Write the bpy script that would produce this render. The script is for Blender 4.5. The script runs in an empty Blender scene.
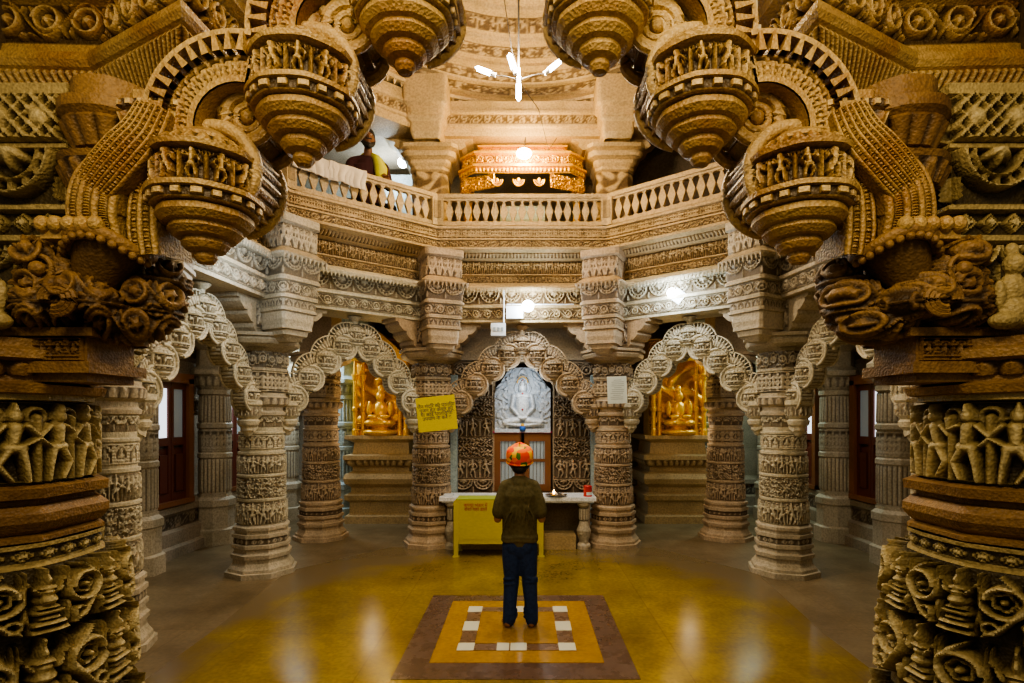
import bpy, bmesh, math, random
import numpy as np
from mathutils import Vector, Matrix, Euler
PI = math.pi
rnd = random.Random(11)
np.random.seed(5)
COL = bpy.context.scene.collection

# ------------------------------------------------------------------ materials
def new_mat(name):
    m = bpy.data.materials.new(name); m.use_nodes = True
    nt = m.node_tree; nt.nodes.clear()
    out = nt.nodes.new('ShaderNodeOutputMaterial'); b = nt.nodes.new('ShaderNodeBsdfPrincipled')
    nt.links.new(b.outputs[0], out.inputs[0])
    return m, nt, b

def plain(name, col, rough=.6, metal=0., emis=None, es=0., spec=.5):
    m, nt, b = new_mat(name)
    b.inputs['Base Color'].default_value = (*col, 1); b.inputs['Roughness'].default_value = rough
    b.inputs['Metallic'].default_value = metal; b.inputs['Specular IOR Level'].default_value = spec
    n = nt.nodes.new('ShaderNodeTexNoise'); n.inputs['Scale'].default_value = 25
    mx = nt.nodes.new('ShaderNodeMixRGB'); mx.blend_type = 'MULTIPLY'; mx.inputs[0].default_value = .25
    mx.inputs[1].default_value = (*col, 1); nt.links.new(n.outputs['Fac'], mx.inputs[2])
    nt.links.new(mx.outputs[0], b.inputs['Base Color'])
    if emis:
        b.inputs['Emission Color'].default_value = (*emis, 1); b.inputs['Emission Strength'].default_value = es
    return m

def stone(name, col, dark, rough=.62, var=.35, bump=.35, spec=.4, scale=1., metal=0., alt=None, tip=None):
    """weathered carved stone: dust-dark grooves from the 'carve' attribute, blotches, chiselled bump"""
    m, nt, b = new_mat(name); N = nt.nodes; L = nt.links
    tc = N.new('ShaderNodeTexCoord'); at = N.new('ShaderNodeAttribute'); at.attribute_name = 'carve'
    n1 = N.new('ShaderNodeTexNoise'); n1.inputs['Scale'].default_value = 2.3*scale; n1.inputs['Detail'].default_value = 6
    n2 = N.new('ShaderNodeTexNoise'); n2.inputs['Scale'].default_value = 40*scale; n2.inputs['Detail'].default_value = 4
    vo = N.new('ShaderNodeTexVoronoi'); vo.inputs['Scale'].default_value = 55*scale
    for n in (n1, n2, vo): L.new(tc.outputs['Object'], n.inputs['Vector'])
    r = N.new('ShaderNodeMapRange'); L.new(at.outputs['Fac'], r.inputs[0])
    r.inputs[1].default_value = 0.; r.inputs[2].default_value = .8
    mx = N.new('ShaderNodeMixRGB'); L.new(r.outputs[0], mx.inputs[0])  # crevice shade put into the colour: deeper carving turns darker
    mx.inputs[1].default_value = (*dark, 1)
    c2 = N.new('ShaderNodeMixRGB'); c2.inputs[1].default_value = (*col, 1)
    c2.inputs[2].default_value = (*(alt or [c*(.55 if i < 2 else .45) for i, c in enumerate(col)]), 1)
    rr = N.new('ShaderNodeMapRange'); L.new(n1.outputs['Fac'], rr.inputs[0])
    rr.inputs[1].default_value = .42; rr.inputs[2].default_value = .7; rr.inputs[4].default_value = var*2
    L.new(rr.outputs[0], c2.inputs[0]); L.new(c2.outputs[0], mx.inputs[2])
    if tip:  # highlight painted on raised carving, dusty pale
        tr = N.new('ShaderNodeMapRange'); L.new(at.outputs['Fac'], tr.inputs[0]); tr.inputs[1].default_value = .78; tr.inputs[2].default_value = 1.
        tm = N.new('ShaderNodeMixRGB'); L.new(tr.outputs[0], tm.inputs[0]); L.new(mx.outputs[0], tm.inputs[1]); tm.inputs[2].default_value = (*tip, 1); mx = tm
    sp = N.new('ShaderNodeMixRGB'); sp.blend_type = 'MULTIPLY'; sp.inputs[0].default_value = .55
    r2 = N.new('ShaderNodeMapRange'); L.new(n2.outputs['Fac'], r2.inputs[0])
    r2.inputs[1].default_value = .3; r2.inputs[2].default_value = .6; r2.inputs[3].default_value = .45; r2.inputs[4].default_value = 1.1
    L.new(mx.outputs[0], sp.inputs[1]); L.new(r2.outputs[0], sp.inputs[2])
    L.new(sp.outputs[0], b.inputs['Base Color'])
    ad = N.new('ShaderNodeMath'); ad.operation = 'ADD'; L.new(n2.outputs['Fac'], ad.inputs[0]); L.new(vo.outputs['Distance'], ad.inputs[1])
    bp = N.new('ShaderNodeBump'); bp.inputs['Strength'].default_value = bump; bp.inputs['Distance'].default_value = .007
    L.new(ad.outputs[0], bp.inputs['Height']); L.new(bp.outputs[0], b.inputs['Normal'])
    b.inputs['Roughness'].default_value = rough; b.inputs['Specular IOR Level'].default_value = spec
    b.inputs['Metallic'].default_value = metal
    return m

M = {}
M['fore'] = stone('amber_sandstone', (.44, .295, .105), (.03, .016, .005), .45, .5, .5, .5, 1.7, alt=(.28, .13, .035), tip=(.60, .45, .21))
M['foredark'] = stone('dark_amber_sandstone', (.27, .16, .055), (.02, .010, .003), .55, .5, .4, .4, 1.8, alt=(.13, .065, .02))  # darker tone of the amber stone
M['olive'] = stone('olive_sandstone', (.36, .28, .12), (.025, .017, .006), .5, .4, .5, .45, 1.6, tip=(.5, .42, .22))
M['tan'] = stone('tan_sandstone', (.56, .41, .22), (.10, .055, .02), .6, .3)
M['grey'] = stone('grey_sandstone', (.52, .45, .34), (.11, .085, .055), .6, .3)
M['pale'] = stone('pale_sandstone', (.62, .56, .42), (.16, .12, .07), .6, .25)
M['brown'] = stone('brown_sandstone', (.50, .37, .24), (.08, .05, .028), .6, .35)
M['wallst'] = stone('wall_sandstone', (.36, .29, .21), (.06, .045, .03), .7, .4)
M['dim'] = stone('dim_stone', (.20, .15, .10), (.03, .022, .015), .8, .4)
M['bluest'] = stone('whitewashed_stone', (.42, .50, .50), (.10, .13, .14), .6, .25)
M['gold'] = stone('gilded_stone', (.90, .50, .05), (.30, .12, .01), .35, .2, .2, .6, alt=(.75, .34, .03), metal=.35)
M['marble'] = stone('white_marble', (.88, .91, .95), (.27, .31, .37), .35, .1, .08, .5, alt=(.7, .74, .8))
M['cloth'] = plain('cream_cloth', (.78, .68, .55), .9)
M['yellowpaint'] = plain('yellow_paint', (.62, .52, .012), .4)
M['limepaint'] = plain('lime_paint', (.45, .55, .08), .4)
M['signy'] = plain('yellow_sign_sheet', (.80, .66, .01), .5)
M['ink'] = plain('dark_ink', (.03, .03, .12), .6)
M['redink'] = plain('red_ink', (.5, .06, .02), .6)
M['paper'] = plain('white_paper', (.72, .80, .78), .6)
M['greyink'] = plain('grey_ink', (.35, .4, .42), .6)
M['wood'] = plain('brown_wood', (.24, .09, .03), .4)
M['redwood'] = plain('dark_red_wood', (.13, .025, .012), .4)
M['glass'] = plain('pale_glass', (.40, .44, .45), .15, 0, (.6, .75, .85), .05)
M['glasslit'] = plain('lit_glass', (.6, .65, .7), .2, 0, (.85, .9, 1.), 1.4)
M['white'] = plain('white_metal', (.8, .82, .85), .35)
M['black'] = plain('black_void', (.004, .004, .004), .9)
M['cable'] = plain('grey_cable', (.06, .055, .05), .6)
M['tube'] = plain('lit_tube', (1, 1, 1), .4, 0, (1., .98, .95), 22)
M['bulbw'] = plain('lit_white_bulb', (1, 1, 1), .4, 0, (.85, .95, 1.), 45)
M['bulby'] = plain('lit_warm_bulb', (1, 1, 1), .4, 0, (1., .80, .40), 60)
M['skin'] = plain('brown_skin', (.32, .155, .085), .55)
M['skin2'] = plain('dark_skin', (.16, .07, .035), .55)
M['hair'] = plain('black_hair', (.012, .010, .009), .6)
M['eye'] = plain('eye_white', (.6, .58, .55), .3)
M['jean'] = stone('blue_denim', (.022, .042, .13), (.01, .01, .03), .85, .3, .15, .2)
M['shirt'] = stone('olive_cotton', (.115, .098, .05), (.03, .02, .01), .9, .25, .15, .15)
M['maroon'] = plain('maroon_cloth', (.05, .012, .015), .9)
M['lime'] = plain('lime_yellow_cloth', (.62, .62, .03), .9)
M['red'] = plain('red_plastic', (.6, .03, .02), .4)
M['blue'] = plain('blue_paint', (.03, .15, .6), .4)
M['pink'] = plain('pink_cloth', (.55, .05, .15), .8)
M['steel'] = plain('steel', (.5, .5, .5), .25, .9)
M['flame'] = plain('flame', (1, .6, .2), .4, 0, (1., .5, .12), 30)
M['ivory'] = plain('ivory_tile', (.78, .78, .66), .22, spec=.7)

def floor_mat(name, c1, c2, rough, scale, tile=None, c3=None):
    m, nt, b = new_mat(name); N = nt.nodes; L = nt.links
    tc = N.new('ShaderNodeTexCoord')
    n1 = N.new('ShaderNodeTexNoise'); n1.inputs['Scale'].default_value = scale; n1.inputs['Detail'].default_value = 8; n1.inputs['Roughness'].default_value = .65
    n2 = N.new('ShaderNodeTexNoise'); n2.inputs['Scale'].default_value = 30; n2.inputs['Detail'].default_value = 5
    L.new(tc.outputs['Object'], n1.inputs['Vector']); L.new(tc.outputs['Object'], n2.inputs['Vector'])
    r = N.new('ShaderNodeMapRange'); r.inputs[1].default_value = .35; r.inputs[2].default_value = .65; L.new(n1.outputs['Fac'], r.inputs[0])
    mx = N.new('ShaderNodeMixRGB'); mx.inputs[1].default_value = (*c1, 1); mx.inputs[2].default_value = (*c2, 1); L.new(r.outputs[0], mx.inputs[0])
    m2 = N.new('ShaderNodeMixRGB'); m2.blend_type = 'MULTIPLY'; m2.inputs[0].default_value = .5
    r2 = N.new('ShaderNodeMapRange'); r2.inputs[1].default_value = .3; r2.inputs[2].default_value = .65; r2.inputs[3].default_value = .5; r2.inputs[4].default_value = 1.15
    L.new(n2.outputs['Fac'], r2.inputs[0]); L.new(mx.outputs[0], m2.inputs[1]); L.new(r2.outputs[0], m2.inputs[2])
    last = m2
    if tile:
        br = N.new('ShaderNodeTexBrick'); L.new(tc.outputs['Object'], br.inputs['Vector'])
        br.inputs['Scale'].default_value = 1; br.inputs['Brick Width'].default_value = tile; br.inputs['Row Height'].default_value = tile
        br.inputs['Mortar Size'].default_value = .006; br.offset = .0
        br.inputs['Color1'].default_value = (1, 1, 1, 1); br.inputs['Color2'].default_value = (.86, .86, .84, 1); br.inputs['Mortar'].default_value = (.72, .68, .6, 1)
        m3 = N.new('ShaderNodeMixRGB'); m3.blend_type = 'MULTIPLY'; m3.inputs[0].default_value = .8
        L.new(last.outputs[0], m3.inputs[1]); L.new(br.outputs['Color'], m3.inputs[2]); last = m3
    L.new(last.outputs[0], b.inputs['Base Color'])
    rm = N.new('ShaderNodeMapRange'); rm.inputs[3].default_value = rough*.7; rm.inputs[4].default_value = rough*1.5
    L.new(n1.outputs['Fac'], rm.inputs[0]); L.new(rm.outputs[0], b.inputs['Roughness'])
    b.inputs['Specular IOR Level'].default_value = .55
    return m
M['flgrey'] = floor_mat('grey_floor_stone', (.25, .19, .11), (.14, .10, .05), .34, 1.6, .9)
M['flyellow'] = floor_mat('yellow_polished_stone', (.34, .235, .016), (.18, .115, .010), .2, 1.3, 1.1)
# the polished yellow stone fades unevenly into the grey towards its rim
_nt = M['flyellow'].node_tree; _N = _nt.nodes; _L = _nt.links; _b = [n for n in _N if n.type == 'BSDF_PRINCIPLED'][0]
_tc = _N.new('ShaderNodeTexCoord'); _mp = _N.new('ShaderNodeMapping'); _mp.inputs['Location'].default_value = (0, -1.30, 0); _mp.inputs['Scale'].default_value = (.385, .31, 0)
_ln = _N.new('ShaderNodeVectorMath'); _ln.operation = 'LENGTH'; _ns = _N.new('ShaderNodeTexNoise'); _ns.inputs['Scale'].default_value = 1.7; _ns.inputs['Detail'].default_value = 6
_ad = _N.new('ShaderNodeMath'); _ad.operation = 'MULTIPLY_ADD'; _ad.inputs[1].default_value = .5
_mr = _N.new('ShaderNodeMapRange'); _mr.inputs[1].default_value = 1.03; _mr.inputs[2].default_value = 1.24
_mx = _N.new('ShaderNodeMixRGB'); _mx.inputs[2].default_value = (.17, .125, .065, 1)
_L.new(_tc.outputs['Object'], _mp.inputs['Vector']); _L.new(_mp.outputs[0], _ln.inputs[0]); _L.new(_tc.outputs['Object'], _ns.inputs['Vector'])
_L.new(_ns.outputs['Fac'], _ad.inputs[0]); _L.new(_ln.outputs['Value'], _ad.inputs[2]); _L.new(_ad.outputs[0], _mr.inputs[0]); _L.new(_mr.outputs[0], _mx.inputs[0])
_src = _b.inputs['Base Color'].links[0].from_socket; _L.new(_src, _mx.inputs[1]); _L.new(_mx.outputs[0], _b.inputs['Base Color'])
M['inbrown'] = floor_mat('brown_inlay_stone', (.10, .055, .035), (.14, .085, .06), .25, 5)
M['inochre'] = floor_mat('ochre_inlay_stone', (.44, .24, .012), (.33, .18, .01), .2, 3)
M['inbrown2'] = floor_mat('light_brown_inlay_stone', (.16, .09, .05), (.2, .12, .07), .25, 5)

# ------------------------------------------------------------------ mesh builder
class MB:
    def __init__(s): s.V = []; s.C = []; s.Q = []; s.T = []; s.G = []; s.n = 0
    def verts(s, P, carve=.8):
        P = np.asarray(P, float).reshape(-1, 3); k = s.n; s.V.append(P)
        c = np.empty(len(P)); c[:] = np.asarray(carve, float).reshape(-1) if np.ndim(carve) else carve
        s.C.append(c); s.n += len(P); return k
    def grid(s, P, wrap=False, carve=.8, flip=False):
        nv, nu = P.shape[:2]; k = s.verts(P, carve)
        i = np.arange(nv-1)[:, None]*nu; j = np.arange(nu if wrap else nu-1)[None]; j2 = (j+1) % nu
        q = np.stack([i+j, i+j2, i+nu+j2, i+nu+j], -1).reshape(-1, 4)+k
        s.Q.append(q[:, ::-1] if flip else q); return k
    def face(s, idx): s.G.append(list(idx))
    def box(s, c, d, rz=0, carve=.8, top=1.):
        x, y, z = d[0]/2, d[1]/2, d[2]/2
        P = np.array([[-x,-y,-z],[x,-y,-z],[x,y,-z],[-x,y,-z],[-x*top,-y*top,z],[x*top,-y*top,z],[x*top,y*top,z],[-x*top,y*top,z]])
        if rz: c_, s_ = math.cos(rz), math.sin(rz); P = np.c_[P[:,0]*c_-P[:,1]*s_, P[:,0]*s_+P[:,1]*c_, P[:,2]]
        k = s.verts(P+np.array(c), carve)
        s.Q.append(np.array([[0,3,2,1],[4,5,6,7],[0,1,5,4],[1,2,6,5],[2,3,7,6],[3,0,4,7]])+k)
    def prism(s, poly, y0, y1, tf=None, carve=.8):
        """polygon in (x,z), extruded along y; tf maps points"""
        n = len(poly); P = [(p[0], y0, p[1]) for p in poly]+[(p[0], y1, p[1]) for p in poly]
        if tf is not None: P = [tuple(tf @ Vector(p)) for p in P]
        k = s.verts(P, carve); s.G.append([k+i for i in range(n)]); s.G.append([k+n+i for i in reversed(range(n))])
        s.Q.append(np.array([[k+i, k+n+i, k+n+(i+1) % n, k+(i+1) % n] for i in range(n)]))
    def tube(s, pts, r, n=8, carve=.8, flat=1., closed=False):
        pts = [Vector(p) for p in pts]; m = len(pts); R = r if np.ndim(r) else [r]*m; rows = []
        up = Vector((0, 0, 1)); 
        for i, p in enumerate(pts):
            a = pts[(i-1) % m] if (closed or i) else pts[0]; b = pts[(i+1) % m] if (closed or i < m-1) else pts[-1]
            t = (b-a).normalized(); u = t.cross(up)
            if u.length < .05: u = t.cross(Vector((0, 1, 0)))
            u.normalize(); w = u.cross(t)
            rows.append([p+u*math.cos(q)*R[i]*flat+w*math.sin(q)*R[i] for q in [2*PI*j/n for j in range(n)]])
        if closed: rows.append(rows[0])
        k = s.grid(np.array([[tuple(v) for v in r_] for r_ in rows]), True, carve)
        if not closed: s.G.append([k+j for j in reversed(range(n))]); s.G.append([k+(m-1)*n+j for j in range(n)])
    def ball(s, c, r, n=12, carve=.8, rz=0, ry=0):
        r = (r, r, r) if not np.ndim(r) else r
        a = np.linspace(-PI/2+.001, PI/2-.001, n//2+2)[:, None]; b = np.arange(n)[None]*2*PI/n
        P = np.stack([np.cos(a)*np.cos(b)*r[0], np.cos(a)*np.sin(b)*r[1], (np.sin(a)+0*b)*r[2]], -1)
        if ry or rz:
            R = np.array((Matrix.Rotation(rz, 3, 'Z') @ Matrix.Rotation(ry, 3, 'Y'))); P = P @ R.T
        s.grid(P+np.array(c), True, carve)
    def build(s, name, mat, parent=None, sharp=38, kind=None, loc=None):
        V = np.concatenate(s.V); C = np.concatenate(s.C)
        Q = np.concatenate(s.Q) if s.Q else np.zeros((0, 4), int)
        me = bpy.data.meshes.new(name)
        li = Q.reshape(-1); tot = [4]*len(Q)
        g = [i for f in s.G for i in f]
        loops = np.concatenate([li, np.array(g, int)]).astype(np.int32)
        tot = np.array(tot+[len(f) for f in s.G], np.int32); st = np.concatenate([[0], np.cumsum(tot)[:-1]]).astype(np.int32)
        me.vertices.add(len(V)); me.vertices.foreach_set('co', V.astype(np.float32).reshape(-1))
        me.loops.add(len(loops)); me.loops.foreach_set('vertex_index', loops)
        me.polygons.add(len(tot)); me.polygons.foreach_set('loop_start', st); me.polygons.foreach_set('loop_total', tot)
        me.update(calc_edges=True); me.validate()
        at = me.attributes.new('carve', 'FLOAT', 'POINT')
        if len(at.data) == len(C): at.data.foreach_set('value', C.astype(np.float32))
        me.polygons.foreach_set('use_smooth', np.ones(len(me.polygons), bool))
        me.set_sharp_from_angle(angle=math.radians(sharp))
        me.materials.append(mat)
        o = bpy.data.objects.new(name, me); COL.objects.link(o)
        if parent is not None: o.parent = parent
        if kind: o['kind'] = kind
        if loc is not None: o.location = loc
        return o

def tag(o, label, cat, group=None, kind='thing'):
    o['label'] = label; o['category'] = cat; o['kind'] = kind
    if group: o['group'] = group
    return o
def thing(name, label, cat, loc=(0, 0, 0), rz=0, group=None):
    o = bpy.data.objects.new(name, None); COL.objects.link(o); o.location = loc; o.rotation_euler = (0, 0, rz)
    o.empty_display_size = .1
    return tag(o, label, cat, group)
def dup(root, loc, rz, label=None, group=None, scale=None):
    r = root.copy(); COL.objects.link(r); r.location = loc; r.rotation_euler = (0, 0, rz)
    if scale: r.scale = scale
    if label: r['label'] = label
    if group: r['group'] = group
    for ch in list(root.children):
        c = ch.copy(); COL.objects.link(c); c.parent = r
        for g in list(ch.children):
            d = g.copy(); COL.objects.link(d); d.parent = c
    return r

# ------------------------------------------------------------------ carved pattern library (heights 0..1 in one cell)
def seg(x, y, x1, y1, x2, y2, r1, r2=None):
    r2 = r1 if r2 is None else r2
    dx, dy = x2-x1, y2-y1; L = dx*dx+dy*dy+1e-12
    t = np.clip(((x-x1)*dx+(y-y1)*dy)/L, 0, 1); d = np.hypot(x-x1-t*dx, y-y1-t*dy); rr = r1+(r2-r1)*t
    return np.sqrt(np.clip(1-(d/rr)**2, 0, 1))
def ring(x, y, cx, cy, R, w):
    d = np.abs(np.hypot(x-cx, y-cy)-R)/w; return np.sqrt(np.clip(1-d*d, 0, 1))
def mx(*a):
    r = a[0]
    for b in a[1:]: r = np.maximum(r, b)
    return r
def p_figure(x, y, k, a):
    s = np.where(k % 2 == 0, 1., -1.); X = x*s; v = (k*7 % 5)/5.-.4
    sw = .05*np.sin(k*2.1)
    h = mx(seg(X, y, sw, .30, sw, .33, .085), seg(X, y, sw, .38, sw, .46, .055, .02), seg(X, y, sw*.5, .18, .02, -.0, .095, .065),
           seg(X, y, -.04, -.07, .06, -.06, .085), seg(X, y, .06, -.1, .14, -.26, .06, .045), seg(X, y, .14, -.26, .05+.06*v, -.46, .045, .03),
           seg(X, y, -.05, -.1, -.08, -.28, .06, .045), seg(X, y, -.08, -.28, -.10, -.47, .045, .035),
           seg(X, y, .09, .2, .21, .1+.2*v, .042, .035), seg(X, y, .21, .1+.2*v, .17, .30, .035, .03),
           seg(X, y, -.09, .2, -.2, .06, .042, .035), seg(X, y, -.2, .06, -.1-.1*v, -.04, .035, .03))
    e = a/2
    col = mx(seg(x, y, -e, -.5, -e, .3, .055), seg(x, y, e, -.5, e, .3, .055), .7*ring(x, y, -e, .32, .09, .035), .7*ring(x, y, e, .32, .09, .035))
    return mx(h, col*.8, .5*ring(x, y, 0, .12, min(.42, e*.9), .03)*(y > .1), .4*(np.abs(y) > .47))
def p_scroll(x, y, k, a):
    s = np.where(k % 2 == 0, 1., -1.); Y = y*s; R = min(a, 1)*.30
    th = np.arctan2(Y, x); d = np.hypot(x, Y)
    sp = np.sqrt(np.clip(1-(np.abs(d-R*(1-.12*th/PI))/.07)**2, 0, 1))
    ros = np.sqrt(np.clip(1-(d/(.17*(1+.25*np.cos(5*th))*min(a, 1)))**2, 0, 1))
    vine = np.sqrt(np.clip(1-(np.abs(Y-.40*np.cos(PI*(x/a)))/.06)**2, 0, 1))
    lf = mx(seg(x, Y, -a*.42, .35, -a*.22, .42, .07, .02), seg(x, Y, a*.42, -.35, a*.3, -.44, .07, .02), seg(x, Y, a*.42, .3, a*.34, .12, .06, .02), seg(x, Y, -a*.42, -.3, -a*.34, -.1, .06, .02))
    return mx(sp, ros, vine*.9, lf*.8, .5*(np.abs(y) > .46))
def p_foliage(x, y, k, a):
    X = x+k*a
    f = np.sin(10*X+2.2*np.sin(9*y+X))*np.sin(12*y+2.4*np.sin(8*X+1.))
    return np.clip(.35+1.6*f, 0, 1)**.7*.9
def p_filigree(x, y, k, a):
    X = (x+k*a)*1.; f = np.sin(17*X+2.5*np.sin(13*y))*np.sin(15*y+2.5*np.sin(14*X))
    g = np.abs(np.sin(6*X+2*np.sin(7*y)))
    return np.clip(mx(.2+1.5*f, (1-g*3.2)*1.2), 0, 1)**.8
def p_petal(x, y, k, a):
    t = np.clip(y+.5, 0, 1); w = a*.47*np.sqrt(np.clip(1-t**2.2, 0, 1))+1e-4
    h = np.sqrt(np.clip(1-(x/w)**2, 0, 1)); return h*(.75+.25*np.cos(3*PI*x/w*.5)**2)
def p_petald(x, y, k, a): return p_petal(x, -y, k, a)
def p_bead(x, y, k, a): return np.sqrt(np.clip(1-(np.hypot(x/min(1, a), y)/.45)**2, 0, 1))
def p_dentil(x, y, k, a): return (np.abs(x) < .3*a)*(np.abs(y) < .42)*1.
def p_ribs(x, y, k, a): return np.sqrt(np.clip(1-(np.abs(x)/(.48*a))**2, 0, 1))
def p_tooth(x, y, k, a): return (np.abs(x) < (y+.5)*.5*a)*1.
def p_diamond(x, y, k, a):
    d = 1-np.abs(x)/(.5*a)-np.abs(y)/.5
    return np.clip(np.where(d > .55, 1, np.where(d > .42, .2, np.where(d > .08, .8, 0))), 0, 1)
def p_rings(x, y, k, a):
    R = a*.52
    return mx(ring(x, y, 0, 0, min(R, .44), .07), ring(x, y, -a/2, 0, min(R, .44), .07), ring(x, y, a/2, 0, min(R, .44), .07), p_bead(x*2.6, y*2.6, k, 1.), .6*(np.abs(y) > .45))
def p_swag(x, y, k, a):
    R = min(a*.46, .8); d = np.hypot(x, y-.45)
    r1 = np.sqrt(np.clip(1-(np.abs(d-R)/.055)**2, 0, 1)); r2 = .8*np.sqrt(np.clip(1-(np.abs(d-R*.68)/.05)**2, 0, 1))
    th = np.arctan2(x, .45-y); fr = .6*(np.cos(th*14) > .1)*(d > R*.72)*(d < R*.95)
    ro = np.sqrt(np.clip(1-(d/(R*.42*(1+.2*np.cos(6*th))))**2, 0, 1))
    e = a/2; pen = mx(*[seg(x, y, sx*e, -.05, sx*e, -.42, .05, .02) for sx in (-1, 1)], *[seg(x, y, sx*e, -.2-.1*j, sx*e, -.2-.1*j, .07) for sx in (-1, 1) for j in range(3)])
    return mx(r1, r2, fr, ro, pen*.8, .7*(y > .44))
def p_chain(x, y, k, a):
    w = .3*np.cos(PI*x/a); return mx(np.sqrt(np.clip(1-(np.abs(y-w)/.12)**2, 0, 1)), .9*np.sqrt(np.clip(1-(np.abs(y+w)/.12)**2, 0, 1)), p_bead(x*2.5, y*2.5, k, a))
def p_niche(x, y, k, a):
    e = a/2; q = (np.abs(x) > e*.72)*1.; arch = ring(x, y, 0, .1, e*.62, .07)*(y > .1)
    idol = mx(seg(x, y, 0, .12, 0, .16, .1), seg(x, y, 0, -.02, 0, -.15, .13, .1), seg(x, y, -.17, -.3, .17, -.3, .09), seg(x, y, .1, 0, .2, -.2, .045), seg(x, y, -.1, 0, -.2, -.2, .045))
    return mx(q*.9*(.7+.3*(np.cos(y*40) > 0)), arch*.9, idol*.9, .8*(np.abs(y) > .42))
def p_lattice(x, y, k, a):
    X = x+k*a; u = np.abs(((X*3+y*3) % 1)-.5)*2; v = np.abs(((X*3-y*3) % 1)-.5)*2
    return mx((u < .34)*.9, (v < .34)*.8, p_bead(x*1.6, y*1.6, k, 1.), .7*(np.abs(y) > .45))
def p_vase(x, y, k, a):
    s = np.where(k % 2 == 0, 1., -1.)
    h = mx(ring(x, y, .24, .16, .13, .06), ring(x, y, -.24, .16, .13, .06), ring(x, y, .3, -.2, .11, .055), ring(x, y, -.3, -.2, .11, .055),
           seg(x, y, 0, .48, 0, .1, .03, .12), seg(x, y, 0, -.05, 0, -.3, .16, .1), seg(x, y, -.14, -.42, .14, -.42, .05), seg(x, y, .1, .3, .22, .42, .07, .02), seg(x, y, -.1, .3, -.22, .42, .07, .02),
           seg(x, y, .24, .16, .24, .16, .05), seg(x, y, -.24, .16, -.24, .16, .05), seg(x, y, .3, -.2, .3, -.2, .045), seg(x, y, -.3, -.2, -.3, -.2, .045),
           ring(x, y, .47, .0, .1, .05), ring(x, y, -.47, .0, .1, .05), seg(x, y, .45, .3, .38, .45, .06, .02), seg(x, y, -.45, .3, -.38, .45, .06, .02),
           .6*ring(x, y, 0, -.0, .09, .03), seg(x, y, .12, -.1, .3, -.42, .04, .03), seg(x, y, -.12, -.1, -.3, -.42, .04, .03))
    return mx(h, .35*p_filigree(x*.7, y*.7, k, a))
def p_urnscroll(x, y, k, a):
    odd = (k % 2 == 1); s = np.where((k//2) % 2 == 0, 1., -1.); X = x*s; e = a/2
    th = np.arctan2(y-.1, X); d = np.hypot(X, y-.1); R = .21
    sp = np.sqrt(np.clip(1-(np.abs(d-R*(1-.14*th/PI))/.055)**2, 0, 1)); sp2 = .8*np.sqrt(np.clip(1-(np.abs(d-R*.55*(1+.1*np.cos(5*th)))/.04)**2, 0, 1))
    scr = mx(sp, sp2, seg(X, y, 0, .1, 0, .1, .06), seg(X, y, .2, .05, -.02, -.28, .07, .045), seg(X, y, -.02, -.28, -.2, -.42, .05, .03), ring(X, y, -.12, -.30, .08, .035), seg(X, y, .1, .3, -.05, .46, .06, .015), seg(X, y, .2, -.2, .26, -.42, .06, .02))
    ban = .92+.08*np.cos(y*40)
    urn = mx(seg(x, y, 0, .5, 0, .22, .015, .07), seg(x, y, -.07, .2, .07, .2, .04), seg(x, y, 0, .1, 0, .02, .12, .15), seg(x, y, -.1, -.1, .1, -.1, .035), seg(x, y, -.13, -.17, .13, -.17, .045), seg(x, y, -.09, -.25, .09, -.25, .05), seg(x, y, -.15, -.34, .15, -.34, .05), seg(x, y, -.18, -.44, .18, -.44, .05),
             seg(x, y, .1, .12, .2, .3, .04, .02), seg(x, y, -.1, .12, -.2, .3, .04, .02))*ban
    lf = mx(*[seg(x, y, q*e, .0, q*(e-.03), .45, .05, .01) for q in (-1, 1)], *[seg(x, y, q*e, -.1, q*(e-.05), -.45, .045, .02) for q in (-1, 1)])
    return mx(np.where(odd, scr, urn), .8*lf)
def p_plain(x, y, k, a): return np.full_like(x*y, .9)

def rows_of(profile, dv):
    """profile entries (r, z[, (pattern, cells, depth)]) -> rows: r, z, normal, band, v, len"""
    out = []
    for i in range(len(profile)-1):
        p, q = profile[i], profile[i+1]; b = p[2] if len(p) > 2 else None
        dr, dz = q[0]-p[0], q[1]-p[1]; L = math.hypot(dr, dz)+1e-9; nr = (dz/L, -dr/L)
        n = max(2, int(L/dv)) if b else 1
        for j in range(n+1):
            t = j/n
            out.append((p[0]+dr*t, p[1]+dz*t, nr, b, t-.5, L))
    return out

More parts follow.
